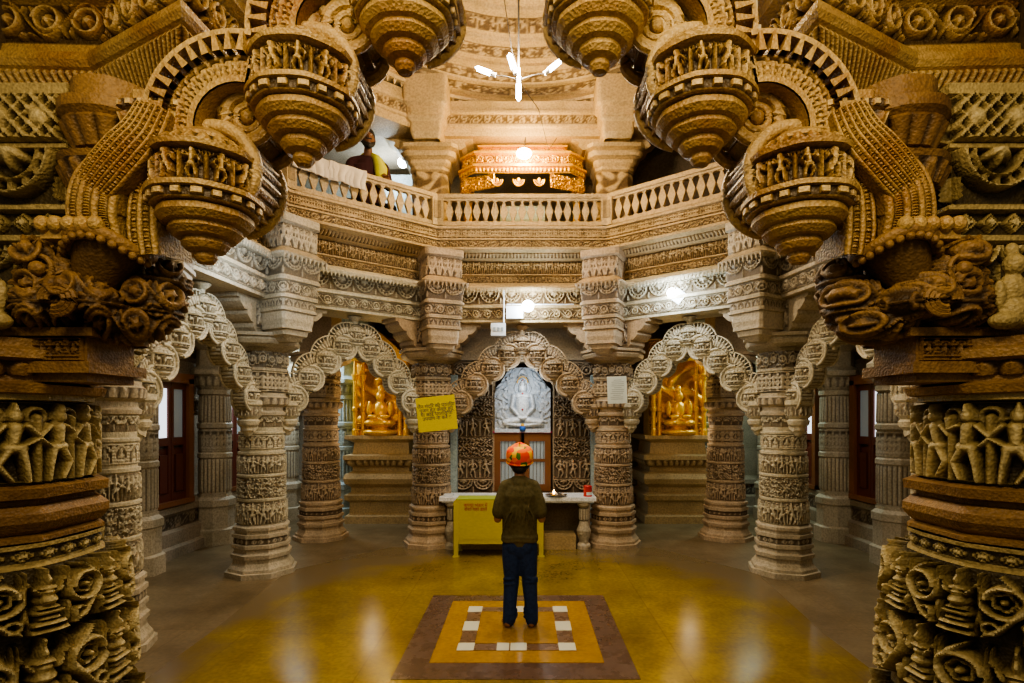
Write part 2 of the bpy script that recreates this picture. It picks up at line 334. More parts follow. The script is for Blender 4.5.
def lathe(mb, profile, c=(0, 0), nth=96, dv=.01, oct_=0., th0=0, arc=2*PI, inside=False, zoff=0., sq=0.):
    full = abs(arc-2*PI) < 1e-6; nu = nth if full else nth+1
    th = th0+np.arange(nu)*arc/nth
    f = 1/np.cos(((th+PI/8) % (PI/4))-PI/8); f = 1+(f-1)*oct_
    if sq:
        f = np.minimum(1/np.maximum(np.abs(np.cos(th)), np.abs(np.sin(th))), sq*2/(np.abs(np.cos(th))+np.abs(np.sin(th))))
    rows = rows_of(profile, dv); P = np.zeros((len(rows), nu, 3)); C = np.full((len(rows), nu), .8)
    U = (np.arange(nu)/nth)
    for i, (r, z, nr, b, v, L) in enumerate(rows):
        h = np.zeros(nu)
        if b:
            n = b[1]; cell = np.floor(U*n*.9999999+1e-9).astype(int); a = arc*max(r, .02)/n/L; x = (U*n-cell-.5)*a
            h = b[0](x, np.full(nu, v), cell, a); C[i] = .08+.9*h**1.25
            env = min(1., (0.5-abs(v))*L/.004) if abs(v) > .499 else 1.
            h = h*env
            h = h*b[2]
        s = -1 if inside else 1
        R = (r+h*nr[0]*s)*f if not inside else (r-h*abs(nr[0]))*f
        zz = z+h*nr[1]*(1 if not inside else -1)
        P[i, :, 0] = c[0]+R*np.cos(th); P[i, :, 1] = c[1]+R*np.sin(th); P[i, :, 2] = zz+zoff
    k = mb.grid(P, full, C, flip=inside)
    return P

def sweep(mb, path, profile, closed=False, du=.012, dv=.012, side=1):
    """profile offset measured to the side; cells given as a width in metres; one mitred run per path edge"""
    pts = [np.array(p, float) for p in path]; n = len(pts)
    E = n if closed else n-1
    nrm = []
    for i in range(E):
        d = pts[(i+1) % n]-pts[i]; d /= np.hypot(*d); nrm.append(np.array([d[1], -d[0]])*side)
    mit = []
    for i in range(n):
        a = nrm[(i-1) % E] if (closed or i) else nrm[0]; b = nrm[i % E] if (closed or i < n-1) else nrm[-1]
        mit.append((a+b)/(1+a.dot(b)))
    rows = rows_of(profile, dv)
    for i in range(E):
        A, B = pts[i], pts[(i+1) % n]; ma, mb_ = mit[i], mit[(i+1) % n]; L0 = np.hypot(*(B-A))
        anyb = any(len(p) > 2 for p in profile)
        nu = max(2, int(L0/du)) if anyb else 2
        t = np.linspace(0, 1, nu); P = np.zeros((len(rows), nu, 3)); C = np.full((len(rows), nu), .8)
        for j, (r, z, nr, b, v, L) in enumerate(rows):
            a2, b2 = A+ma*r, B+mb_*r; h = np.zeros(nu)
            if b:
                m = max(1, round(L0/b[1])); cell = np.minimum(np.floor(t*m), m-1).astype(int); a = L0/m/L; x = (t*m-cell-.5)*a
                h = b[0](x, np.full(nu, v), cell, a); C[j] = .08+.9*h**1.25; h = h*b[2]*(abs(v) < .499)
                h[0] = 0; h[-1] = 0
            q = a2[None]+(b2-a2)[None]*t[:, None]+nrm[i][None]*(h*nr[0])[:, None]
            P[j, :, :2] = q; P[j, :, 2] = z+h*nr[1]
        mb.grid(P, False, C, flip=(side < 0))

def panel(mb, o, u, w, h, pats, du=.01, depth=.03, vdir=(0, 0, 1), shape=None):
    """relief panel: origin lower-left, unit direction u, pats = list (v0, v1, pattern, cells, depth)"""
    o = np.array(o, float); u = np.array(u, float); u /= np.linalg.norm(u); vd = np.array(vdir, float); nn = np.cross(u, vd)
    nu, nv = max(2, int(w/du)), max(2, int(h/du)); U = np.linspace(0, 1, nu); V = np.linspace(0, 1, nv)
    H = np.zeros((nv, nu)); C = np.full((nv, nu), .6)
    for (v0, v1, pt, n, dp) in pats:
        ix = (V >= v0) & (V <= v1)
        if not ix.any(): continue
        y = ((V[ix]-v0)/(v1-v0)-.5)[:, None]+0*U[None]; cell = np.minimum(np.floor(U*n), n-1).astype(int); a = w/n/((v1-v0)*h)
        x = ((U*n-cell-.5)*a)[None]+0*y; k = cell[None]+0*y.astype(int)
        hh = pt(x, y, k, a); H[ix] = hh*dp; C[ix] = .12+.85*hh
    H[0] = H[-1] = 0; H[:, 0] = 0; H[:, -1] = 0
    W = np.ones(nv) if shape is None else shape(V)
    X = (U[None]-.5)*W[:, None]*w+w/2
    P = o+X[..., None]*u+(V[:, None]*h+0*U[None])[..., None]*vd+H[..., None]*nn
    mb.grid(P, False, C)

def remesh(mb, name, mat, parent, vox, it=4, carve=None):
    o = mb.build(name, mat, parent); md = o.modifiers.new('r', 'REMESH'); md.mode = 'VOXEL'; md.voxel_size = vox; md.use_smooth_shade = True
    sm = o.modifiers.new('s', 'SMOOTH'); sm.factor = .5; sm.iterations = it
    dg = bpy.context.evaluated_depsgraph_get(); me = bpy.data.meshes.new_from_object(o.evaluated_get(dg)); o.modifiers.clear(); o.data = me
    me.materials.clear(); me.materials.append(mat)
    me.polygons.foreach_set('use_smooth', np.ones(len(me.polygons), bool))
    if 'carve' not in me.attributes: 
        at = me.attributes.new('carve', 'FLOAT', 'POINT')
    at = me.attributes['carve']
    cv = np.full(len(me.vertices), .8, np.float32)
    if carve:       # chisel a pattern into the surface
        n = len(me.vertices); V = np.zeros(n*3, np.float32); me.vertices.foreach_get('co', V); V = V.reshape(-1, 3)
        Nn = np.zeros(n*3, np.float32); me.vertex_normals.foreach_get('vector', Nn); Nn = Nn.reshape(-1, 3)
        w = carve[1]; a = (V[:, 0]+V[:, 1]*.6)/w; b = V[:, 2]/w; k = np.floor(a).astype(int)+np.floor(b).astype(int)
        h = carve[0](a-np.floor(a)-.5, b-np.floor(b)-.5, k, 1.); V += Nn*(h*carve[2])[:, None]; me.vertices.foreach_set('co', V.reshape(-1)); cv = (.1+.8*h).astype(np.float32); me.update()
    at.data.foreach_set('value', cv)
    return o
# ================================================================== SETTING
def struct(o, kind='structure'): o['kind'] = kind; return o
def slab(name, poly, z0, z1, mat, parent=None, kind='structure'):
    mb = MB(); n = len(poly)
    k = mb.verts([(x, y, z0) for x, y in poly]+[(x, y, z1) for x, y in poly])
    mb.face([k+i for i in reversed(range(n))]); mb.face([k+n+i for i in range(n)])
    mb.Q.append(np.array([[k+i, k+(i+1) % n, k+n+(i+1) % n, k+n+i] for i in range(n)]))
    return mb.build(name, mat, parent, kind=kind)
XL, XR, YB, YF = -4.4, 4.5, 10.2, .9
slab('floor', [(XL-.3, -3), (XR+.3, -3), (XR+.3, YB+.3), (XL-.3, YB+.3)], -.15, 0, M['flgrey'])
OCT = [(-2.4, 2.0), (-2.48, 4.4), (-2.62, 6.2), (-1.75, 7.35), (1.7, 7.35), (2.55, 6.1), (2.36, 4.4), (2.3, 2.0)]
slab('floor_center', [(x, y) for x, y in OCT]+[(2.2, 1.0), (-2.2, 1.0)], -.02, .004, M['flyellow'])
# inlaid pattern in the floor
inl = thing('floor_inlay', 'rectangular brown and ochre marble inlay with white squares set in yellow floor', 'floor inlay', (-.054, 4.49, .004))
def flat(name, x0, x1, y0, y1, z, mat, parent, h=.003):
    mb = MB(); mb.box(((x0+x1)/2+.054, (y0+y1)/2-4.49, z+h/2), (x1-x0, y1-y0, h)); return mb.build(name, mat, parent)
flat('border', -.865, .757, 3.63, 5.35, 0, M['inbrown'], inl)
flat('field', -.654, .554, 3.87, 5.17, .003, M['inochre'], inl)
flat('inner_band', -.486, .378, 4.07, 5.0, .006, M['inbrown2'], inl)
flat('center_panel', -.367, .255, 4.19, 4.87, .009, M['inochre'], inl)
for (x0, x1, y0, y1) in [(-.49, -.367, 4.06, 4.195), (.255, .38, 4.06, 4.195), (-.49, -.367, 4.865, 5.01), (.255, .38, 4.865, 5.01),
                         (-.49, -.367, 4.44, 4.64), (.255, .38, 4.44, 4.64), (-.20, -.11, 4.06, 4.195), (-.10, .02, 4.06, 4.195), (-.11, .0, 4.865, 5.01)]:
    flat('white_tile', x0, x1, y0, y1, .009, M['ivory'], inl, .004)

# outer walls with plinth
def wall(name, path, side, h=3.35, mat='wallst'):
    mb = MB()
    sweep(mb, path, [(.28, 0), (.28, .12), (.22, .14), (.22, .30), (.16, .33, (p_scroll, .3, .012)), (.16, .5), (.2, .53), (.2, .6), (.1, .64), (0, .66),
                     (0, 1.75), (.03, 1.77, (p_rings, .2, .015)), (.03, 1.95), (0, 1.97), (0, 2.45), (.05, 2.5, (p_swag, .35, .02)), (.05, 2.75), (.1, 2.8), (.1, h)], side=side, du=.02, dv=.02)
    return mb.build(name, M[mat], kind='structure')
wall('wall_left', [(XL-.1, 2.3), (XL-.1, YB)], 1)
wall('wall_right', [(XR+.1, 2.3), (XR+.1, YB)], -1)
wall('wall_back', [(XL-.1, YB), (XR+.1, YB)], 1)
slab('wall_gallery_back', [(XL-.2, 9.6), (XR+.2, 9.6), (XR+.2, 9.75), (XL-.2, 9.75)], 3.5, 7.2, M['tan'])
slab('wall_gallery_left', [(XL-.35, 3.5), (XL-.2, 3.5), (XL-.2, 9.75), (XL-.35, 9.75)], 3.5, 7.2, M['wallst'])
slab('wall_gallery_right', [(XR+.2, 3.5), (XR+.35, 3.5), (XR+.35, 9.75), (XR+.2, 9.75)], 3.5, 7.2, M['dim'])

# octagon of the hall, path of the column axes, clockwise from the near left
FL, SL, ML, BL, BR, MR, SR, FR = (-2.08, 2.15), (-3.05, 4.1), (-2.9, 6.2), (-1.25, 7.55), (1.2, 7.55), (2.87, 6.2), (3.15, 4.2), (1.93, 2.15)
AX = [FL, SL, ML, BL, BR, MR, SR, FR]
AXR = [(-2.08-.97*.34, 2.15+1.95*.34)]+AX[1:7]+[(1.93+1.22*.34, 2.15+2.05*.34)]
def quad_ring(name, z0, z1, mat):
    outer = [(XL-.3, 2.3), (XL-.3, 4.1), (XL-.3, 6.2), (-1.6, YB), (1.6, YB), (XR+.3, 6.2), (XR+.3, 4.2), (XR+.3, 2.3)]
    mb = MB()
    inn = [(p[0]*1.02, 5+(p[1]-5)*1.02) for p in AX]
    for i in range(7):
        a, b, c, d = inn[i], inn[i+1], outer[i+1], outer[i]
        poly = [a, b, c, d] if i not in (2, 4) else ([a, b, c, (XL-.3, YB), d] if i == 2 else [a, b, c, (XR+.3, YB), d])
        n = len(poly); k = mb.verts([(x, y, z0) for x, y in poly]+[(x, y, z1) for x, y in poly])
        mb.face([k+j for j in range(n)]); mb.face([k+n+j for j in reversed(range(n))])
        mb.Q.append(np.array([[k+j, k+(j+1) % n, k+n+(j+1) % n, k+n+j] for j in range(n)]))
    return mb.build(name, mat, kind='structure')
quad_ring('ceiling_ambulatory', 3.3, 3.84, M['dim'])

# beams (entablature) and the balcony slab that ring the hall
prof = [(-.26, 2.95), (.24, 2.95), (.24, 2.985), (.255, 2.99, (p_scroll, .16, .022)), (.255, 3.12), (.29, 3.13), (.29, 3.165), (.255, 3.18),
        (.255, 3.18, (p_swag, .30, .03)), (.255, 3.34), (.30, 3.36), (.30, 3.38)]
eave = [(.26, 3.375), (.38, 3.34), (.39, 3.375), (.34, 3.42), (.24, 3.46)]
frz = [(.19, 3.46), (.19, 3.475, (p_filigree, .13, .018)), (.19, 3.56, ), (.215, 3.57), (.215, 3.585), (.19, 3.59, (p_figure, .085, .03)), (.19, 3.755), (.24, 3.765),
       (.27, 3.775, (p_petald, .05, .02)), (.33, 3.83), (.42, 3.85), (.42, 3.88)]
pan = [(.38, 3.88, ), (.38, 3.89, (p_filigree, .12, .014)), (.38, 3.97), (.40, 3.975), (.40, 3.995), (.38, 4.0, (p_niche, .07, .018)), (.38, 4.11), (.41, 4.12), (.41, 4.15), (.34, 4.16), (.2, 4.16), (.2, 3.84)]
names = ['near left', 'left', 'back left', 'back', 'back right', 'right', 'near right']
def ring_parts(profile, name, mats, du, dv, roots):
    mb = MB(); sweep(mb, AXR, profile, du=du, dv=dv)
    off = 0
    for i in range(7):
        P, C, Q = mb.V[i], mb.C[i], mb.Q[i]
        one = MB(); one.verts(P, C); one.Q.append(Q-off); off += len(P)
        one.build(name, mats[i], roots[i])
roots = []
for i in range(7):
    o = bpy.data.objects.new('trim_%d' % (i+1), None); COL.objects.link(o); o['kind'] = 'structure'; roots.append(o)
G_ = M['grey']; T_ = M['tan']
lowm = [G_, G_, M['pale'], T_, M['pale'], G_, G_]
ring_parts(prof, 'beam', lowm, .012, .009, roots)
ring_parts(frz, 'frieze', [T_]*7, .012, .009, roots)
ring_parts(pan, 'balcony_panel', [T_]*7, .012, .009, roots)
ring_parts(eave, 'eave', lowm, .02, .02, roots)
def along(i, off, w, z):
    """positions spaced w along axis edge i, moved inward by off"""
    A, B = np.array(AX[i]), np.array(AX[i+1]); d = B-A; L = np.hypot(*d); d /= L; n = np.array([d[1], -d[0]])
    # shrink by the mitre at both ends
    def cut(j, k):
        if j < 0 or j > 7 or k < 0 or k > 7: return 0
        a = np.array(AX[max(j, 0)]); 
        return 0
    ang = []
    for (p, q, r_) in ((i-1, i, i+1), (i, i+1, i+2)):
        if p < 0 or r_ > 7: ang.append(.2); continue
        a = np.array(AX[q])-np.array(AX[p]); b = np.array(AX[r_])-np.array(AX[q])
        t = math.acos(np.clip(a.dot(b)/np.hypot(*a)/np.hypot(*b), -1, 1)); ang.append(math.tan(t/2))
    s0, s1 = off*ang[0], L-off*ang[1]; m = max(1, round((s1-s0)/w)); 
    return [(A+d*(s0+(s1-s0)*(k+.5)/m)+n*off, math.atan2(d[1], d[0])) for k in range(m)], (s1-s0)/m, (A+d*s0+n*off, A+d*s1+n*off)
for i in range(7):      # saw-toothed drops under the eave
    mb = MB(); ps, w, _ = along(i, .385, .045, 3.34)
    if i in (0, 6): ps = [q for q in ps if q[0][1] > 2.95]
    for p, rz in ps:
        c, s = math.cos(rz), math.sin(rz); h = .4*w
        def W(x, y, z): return (p[0]+c*x-s*y, p[1]+s*x+c*y, z)
        k = mb.verts([W(-h, -.008, 3.365), W(h, -.008, 3.365), W(h, .03, 3.365), W(-h, .03, 3.365), W(0, .005, 3.30)])
        mb.T.append(0); mb.face([k, k+1, k+4]); mb.face([k+1, k+2, k+4]); mb.face([k+2, k+3, k+4]); mb.face([k+3, k, k+4])
    mb.build('eave_drops', lowm[i], roots[i])

# balustrades: every pierced baluster is a piece of its own
bal_label = {0: 'pierced stone balustrade above the near left beam', 1: 'pierced stone balustrade on the left side of the balcony, over the left pointed arch',
             2: 'pierced stone balustrade with cream cloth thrown over its rail', 3: 'straight central pierced stone balustrade below the gilded canopy',
             4: 'pierced stone balustrade right of the central one, below the dark opening', 5: 'pierced stone balustrade on the right side of the balcony, over the right pointed arch', 6: 'pierced stone balustrade above the near right beam'}
bmb = MB()
poly = [(-.045, 0), (.045, 0), (.012, .035), (.02, .05), (.055, .15), (.02, .25), (.012, .265), (.045, .30), (-.045, .30), (-.012, .265), (-.02, .25), (-.055, .15), (-.02, .05), (-.012, .035)]
bmb.prism(poly, -.02, .02, carve=.9); bal0 = bmb.build('baluster', T_)
bal_mesh = bal0.data; bpy.data.objects.remove(bal0)
for i in (1, 2, 3, 4, 5):
    ps, w, (A, B) = along(i, .36, .125, 4.16); mid_ = (A+B)/2; d = B-A; L = np.hypot(*d); rz = math.atan2(d[1], d[0])
    t = thing('balustrade', bal_label[i], 'balustrade', (mid_[0], mid_[1], 4.16), rz, 'balustrades around the balcony')
    mb = MB(); mb.box((0, 0, .025), (L-.02, .07, .05)); mb.build('bottom_rail', T_, t)
    mb = MB(); mb.box((0, 0, .375), (L-.02, .10, .05)); mb.box((0, 0, .335), (L-.06, .06, .03)); mb.build('top_rail', T_, t)
    for s in (-1, 1):
        mb = MB(); mb.box((s*(L/2-.045), 0, .18), (.09, .11, .36)); mb.box((s*(L/2-.045), -.058, .2), (.05, .01, .22), carve=.4); mb.build('end_post', T_, t)
    m = len(ps)-1
    for k in range(m):
        o = bpy.data.objects.new('baluster', bal_mesh); COL.objects.link(o); o.parent = t
        o.location = (-L/2+.11+(L-.22)*(k+.5)/m, 0, .04); o.scale = (((L-.22)/m)/.125, 1, .96)

# gallery storey: upper beams, round eave and the dome
UC = (-.02, 5.2)
mb = MB(); sweep(mb, AXR, [(-.24, 5.40), (.2, 5.40), (.2, 5.50), (.23, 5.51), (.23, 5.54), (.2, 5.55), (.2, 5.56, (p_scroll, .16, .014)), (.2, 5.68), (.23, 5.69), (.23, 5.72), (.2, 5.73), (.2, 5.86)], du=.02, dv=.02)
mb.build('trim_8', T_, kind='structure')
DP = [(r, z-.13, *b) for r, z, *b in [(2.62, 6.06), (2.34, 6.04), (2.33, 6.08), (2.38, 6.12), (2.40, 6.16), (2.35, 6.17, (p_scroll, 60, .02)), (2.33, 6.27), (2.27, 6.28), (2.26, 6.30, (p_swag, 50, .02)), (2.2, 6.40), (2.11, 6.42), (2.11, 6.46), (2.04, 6.47, (p_scroll, 60, .02)), (1.98, 6.58),
      (1.90, 6.6), (1.88, 6.64), (1.83, 6.65, (p_figure, 90, .02)), (1.76, 6.8), (1.66, 6.82), (1.64, 6.86), (1.56, 6.88, (p_swag, 40, .02)), (1.46, 7.0), (1.36, 7.02), (1.30, 7.08, (p_petal, 48, .02)),
      (1.1, 7.22), (1.0, 7.24), (.9, 7.36), (.7, 7.4), (.6, 7.52), (.4, 7.56), (.02, 7.6)]]
mb = MB(); lathe(mb, DP, UC, 400, .014, inside=True); mb.build('ceiling_dome', T_, kind='structure')
mb = MB(); n = 96
th = np.arange(n)*2*PI/n
P = np.zeros((2, n, 3)); 
for j, r in enumerate((2.55, 6.5)): P[j, :, 0] = UC[0]+np.clip(r*np.cos(th), XL-.2, XR+.3); P[j, :, 1] = UC[1]+np.clip(r*np.sin(th), -2.2, 4.6); P[j, :, 2] = 5.95
mb.grid(P, True, .6); mb.build('ceiling_gallery', M['tan'], kind='structure')
mb = MB()
for k in range(150):    # saw-toothed drops of the dome's lowest ring
    a = 2*PI*k/150; r = 2.35; w = .035
    c, s = math.cos(a), math.sin(a)
    def W(t, q, z): return (UC[0]+c*(r+q)-s*t, UC[1]+s*(r+q)+c*t, z)
    kk = mb.verts([W(-w, 0, 5.94), W(w, 0, 5.94), W(w, .06, 5.94), W(-w, .06, 5.94), W(0, .03, 5.85)])
    for f in ([0, 1, 4], [1, 2, 4], [2, 3, 4], [3, 0, 4]): mb.face([kk+v for v in f])
mb.build('trim_9', T_, kind='structure')
mb = MB(); mb.box((-.12, 6.93, 6.96), (.36, .3, .34), carve=1); o = mb.build('window_1', M['black'], kind='structure')
mb = MB(); mb.box((-.12, 6.77, 6.78), (.42, .05, .03)); mb.build('window_frame', M['bluest'], o)
# front corner soffits seen past the foreground arch
for s, nm in ((-1, 'ceiling_corner_left'), (1, 'ceiling_corner_right')):
    X = lambda x: s*x-.07
    slab(nm, [(X(2.9), 1.2), (X(.9), 1.2), (X(.88), 2.3), (X(1.12), 3.3), (X(2.1), 4.45), (X(2.9), 4.3)], 3.86, 3.95, M['olive'])
    slab('trim_%d' % (10 if s < 0 else 11), [(X(1.57), 1.8), (X(1.63), 1.8), (X(1.64), 4.0), (X(1.58), 4.0)], 3.78, 3.86, M['tan'])
    t = MB()      # carved dancer in low relief on the soffit
    cx, cy = X(1.38), 2.95
    pts = [(cx+.02*math.sin(a*3), cy-.12+a*.035, 3.85) for a in range(9)]
    t.tube(pts, .03, 6); t.ball((cx, cy+.22, 3.84), .045)
    for q in range(7): t.tube([(cx+.05*math.cos(q), cy-.02+.04*q-.1, 3.85), (cx+s*(.12+.02*q), cy+.05*q-.1, 3.845), (cx+s*(.2+.03*q), cy+.02*q-.12, 3.85)], .012, 6)
    o = t.build('ceiling_relief', M['grey']); tag(o, 'grey flowing figure carved on the olive soffit %s of the big arch' % ('left' if s < 0 else 'right'), 'relief')
    mb = MB(); mb.box((0, 0, 0), (.09, .12, .5)); mb.box((0, 0, -.24), (.11, .14, .04))
    o = mb.build('stone_tie', M['pale'], loc=(X(.985), 2.36, 3.53)); tag(o, 'plain pale stone block tying the great arch to the soffit, %s side' % ('left' if s < 0 else 'right'), 'stone block')

# ================================================================== COLUMNS
def column_parts(t, ms, mc, hang=True, dv=.011, nth=128, beams=True):
    mb = MB(); lathe(mb, [(0, .0), (.40, 0), (.40, .055), (.37, .06), (.365, .09), (.335, .12), (.315, .15), (.315, .19), (.335, .2), (.34, .24), (.31, .26), (.30, .29), (.33, .31), (.33, .345),
                     (.30, .35, (p_diamond, 24, .012)), (.30, .41), (.325, .42), (.325, .455), (.295, .46), (.295, .49), (.315, .5), (.315, .53), (.28, .55)], nth=nth, dv=dv, oct_=.9); mb.build('base', mc, t)
    mb = MB(); lathe(mb, [(.275, .55), (.275, .56, (p_figure, 16, .03)), (.27, .80), (.285, .81), (.285, .83), (.265, .84, (p_filigree, 14, .024)), (.262, 1.06), (.285, 1.07), (.285, 1.09), (.26, 1.10, (p_figure, 16, .028)), (.258, 1.3),
                     (.275, 1.31), (.275, 1.335), (.25, 1.34), (.25, 1.36, (p_niche, 12, .02)), (.25, 1.52), (.27, 1.53), (.27, 1.55), (.245, 1.56), (.245, 1.6, (p_swag, 12, .02)), (.25, 1.72)], nth=nth, dv=dv, oct_=.35); mb.build('shaft', ms, t)
    mb = MB(); lathe(mb, [(.25, 1.72), (.28, 1.73), (.285, 1.76), (.25, 1.78), (.25, 1.82), (.30, 1.84, (p_petal, 20, .02)), (.32, 1.92), (.28, 1.94), (.28, 1.97)], nth=nth, dv=dv, oct_=.5)
    lathe(mb, [(.24, 1.97), (.25, 1.98, (p_niche, 16, .022)), (.25, 2.20), (.265, 2.21), (.265, 2.235), (.25, 2.24, (p_scroll, 16, .025)), (.25, 2.42), (.28, 2.43), (.3, 2.44)], nth=nth*2, dv=dv, sq=.82)
    lathe(mb, [(.3, 2.44), (.36, 2.46), (.42, 2.49), (.44, 2.53), (.42, 2.56), (.46, 2.565), (.46, 2.60), (.2, 2.62)], nth=64, dv=dv, oct_=.9); mb.build('capital', mc, t)
    mb = MB(); side = [(0, 2.6), (.40, 2.6), (.45, 2.64), (.45, 2.69), (.50, 2.70), (.57, 2.76), (.57, 2.80), (.63, 2.81), (.70, 2.87), (.70, 2.9), (.76, 2.91), (.76, 2.95), (0, 2.95)]
    if beams:
        for sx in (-1, 1):
            R = Matrix.Rotation(math.atan2(-.383, sx*.924), 4, 'Z'); mb.prism(side, -.18, .18, R)
            for q in (-1, 1):   # carved scroll panels on the arm cheeks
                o = R @ Vector((.02 if q > 0 else .40, -.181*q if q > 0 else .181, 2.62)); u = R @ Vector((1 if q > 0 else -1, 0, 0))
                panel(mb, tuple(o), tuple(u), .38, .30, [(.05, .95, p_scroll, 2, .03)], .012)
        mb.build('beam_bracket', mc, t)
    if hang:
        mb = MB()
        pr = [(.0, 2.50), (.08, 2.51), (.12, 2.55), (.15, 2.57), (.16, 2.62), (.19, 2.63), (.19, 2.67), (.20, 2.72), (.20, 2.80), (.225, 2.81), (.225, 2.84), (.21, 2.85, (p_niche, 16, .012)), (.21, 2.93), (.235, 2.94), (.235, 2.97),
              (.225, 2.98, (p_scroll, 12, .018)), (.225, 3.11), (.255, 3.12), (.255, 3.15), (.235, 3.16), (.235, 3.17, (p_swag, 8, .02)), (.235, 3.34), (.30, 3.36), (.31, 3.38), (.24, 3.44), (.215, 3.46, (p_figure, 20, .02)), (.215, 3.70), (.25, 3.72), (.25, 3.80)]
        lathe(mb, [(r*1.14, *q) for r, *q in pr], (0, -.49), 192, dv, sq=.93)
        mb.box((0, -.2, 2.75), (.34, .4, .3)); mb.box((0, -.2, 3.3), (.40, .4, .9))
        for k in range(-5, 6):
            h = .016
            kk = mb.verts([(k*.06-h, -.845, 3.37), (k*.06+h, -.845, 3.37), (k*.06+h, -.80, 3.37), (k*.06-h, -.80, 3.37), (k*.06, -.83, 3.29)])
            for f in ([0, 1, 4], [1, 2, 4], [2, 3, 4], [3, 0, 4]): mb.face([kk+v for v in f])
        mb.build('hanging_bracket', mc, t)
g = 'carved columns of the octagonal hall'
colA = thing('carved_column', 'brown carved column left of the shrine, yellow notice on it', 'column', (*BL, 0), .42, g); column_parts(colA, M['brown'], M['brown']); colA.scale = (.88, .88, 1)
dup(colA, (*BR, 0), -.42, 'brown carved column right of the shrine, white notice on it')
colB = thing('carved_column', 'pale carved column between the left side arch and the back left arch', 'column', (*ML, 0), 1.05, g); column_parts(colB, M['pale'], M['grey']); colB.scale = (.87, .87, 1)
dup(colB, (*MR, 0), -1.05, 'pale carved column between the back right arch and the right side arch')
dup(colB, (*SL, 0), 1.86, 'slim pale carved column carrying the near foot of the left side arch', scale=(.72, .72, 1))
dup(colB, (*SR, 0), -1.86, 'carved column behind the great right pier at the near foot of the right arch', scale=(.72, .72, 1))
colC = thing('ambulatory_column', 'dark brown carved column standing in the passage behind the back left arch', 'column', (-2.88, 7.95, 0), 0, 'columns in the passage'); column_parts(colC, M['brown'], M['brown'], False, .014, 96, False); colC.scale = (.88, .88, 1)
mb = MB(); mb.box((0, 0, 2.95), (.5, .5, .7)); mb.build('impost_block', M['brown'], colC)
dup(colC, (2.86, 7.95, 0), 0, 'dark brown carved column standing in the passage behind the back right arch')
# upper gallery columns
uc = thing('gallery_column', 'tan gallery column left of the gilded canopy', 'column', (-1.25, 7.6, 3.84), 0, 'tan columns of the gallery')
mb = MB(); lathe(mb, [(.27, 0), (.27, .1), (.24, .12), (.24, .4), (.26, .42), (.26, .46), (.235, .48, (p_foliage, 20, .012)), (.235, 1.1), (.26, 1.12), (.26, 1.16)], nth=128, dv=.014, sq=.85); mb.build('shaft', T_, uc)
mb = MB(); lathe(mb, [(.25, 1.16), (.28, 1.2), (.28, 1.24), (.34, 1.27), (.36, 1.32), (.33, 1.35), (.38, 1.37), (.38, 1.42), (.2, 1.43)], nth=64, sq=.9)
sd = [(0, 1.42), (.42, 1.42), (.48, 1.47), (.46, 1.52), (.56, 1.55), (.62, 1.62), (.60, 1.66), (.72, 1.70), (.72, 1.77), (0, 1.77)]
for a in (0, PI, -PI/2): mb.prism(sd if a >= 0 else [(x*.8, z) for x, z in sd], -.17, .17, Matrix.Rotation(a, 4, 'Z'))
mb.build('bracket', T_, uc)
mb = MB(); lathe(mb, [(.17, 1.42), (.2, 1.5), (.2, 1.62), (.24, 1.66), (.24, 1.8), (.28, 1.84), (.28, 2.18)], (0, -.30), 96, sq=.95); mb.build('hanging_bracket', T_, uc)
dup(uc, (1.2, 7.6, 3.84), 0, 'tan gallery column right of the gilded canopy')
dup(uc, (-3.1, 6.35, 3.84), .8, 'tan gallery column behind the bearded man')
dup(uc, (3.05, 6.35, 3.84), -.8, 'tan gallery column right of the dark gallery opening')

# ================================================================== TORANA ARCHES
KP = [(.002, 0), (.03, .004), (.045, .025), (.042, .045), (.075, .055), (.092, .078), (.088, .10), (.118, .105), (.142, .13), (.138, .15), (.162, .155), (.185, .18), (.182, .205), (.165, .212)]
def kiosk(mb, c, s, nth, dv, z, full=True):
    pr = [(r*s, q*s) for r, q in KP]
    pr += [(.20*s, .215*s), (.205*s, .22*s, (p_dentil, 18, .016*s)), (.205*s, .255*s), (.225*s, .258*s), (.225*s, .278*s), (.20*s, .282*s), (.17*s, .288*s, (p_figure, 12, .04*s)), (.17*s, .42*s), (.21*s, .425*s), (.215*s, .445*s),
           (.19*s, .45*s, (p_petal, 20, .015*s)), (.15*s, .49*s), (.12*s, .50*s), (.12*s, .52*s), (.08*s, .55*s), (.01*s, .58*s)]
    lathe(mb, pr, c, nth, dv, oct_=.35, zoff=z)
def disc(mb, cx, cz, R, T, res, roll=.028, pat=p_filigree):
    nr, nt = int(R/res), int(2*PI*R/res); rho = np.linspace(.03, 1, nr)[:, None]; th = np.arange(nt)[None]*2*PI/nt
    H = np.sqrt(np.clip(1-((rho-.90)/.10)**2, 0, 1))*1.+.6*np.sqrt(np.clip(1-((rho-.73)/.05)**2, 0, 1))
    x, y = rho*np.cos(th), rho*np.sin(th)
    H = H+(rho < .66)*.7*pat(x, y, np.zeros_like(x, int), 2.)
    C = .15+.8*np.clip(H, 0, 1)
    for sy in (-1, 1):
        P = np.stack([cx+x*R, sy*(T/2-roll*.5+H*roll)+0*x, cz+y*R], -1); mb.grid(P, True, C, flip=sy > 0)
    yy = np.linspace(-T/2, T/2, max(6, int(T/res)))[:, None]; v = yy/T; n = 26; U = np.arange(nt)[None]/nt; a = 2*PI*R/n/T
    h = p_petal((U*n-np.floor(U*n)-.5)*a+0*yy, v+0*U, 0, a); e = R+.02*R/.25*h
    mb.grid(np.stack([cx+e*np.cos(th), yy+0*th, cz+e*np.sin(th)], -1), True, .2+.7*h)
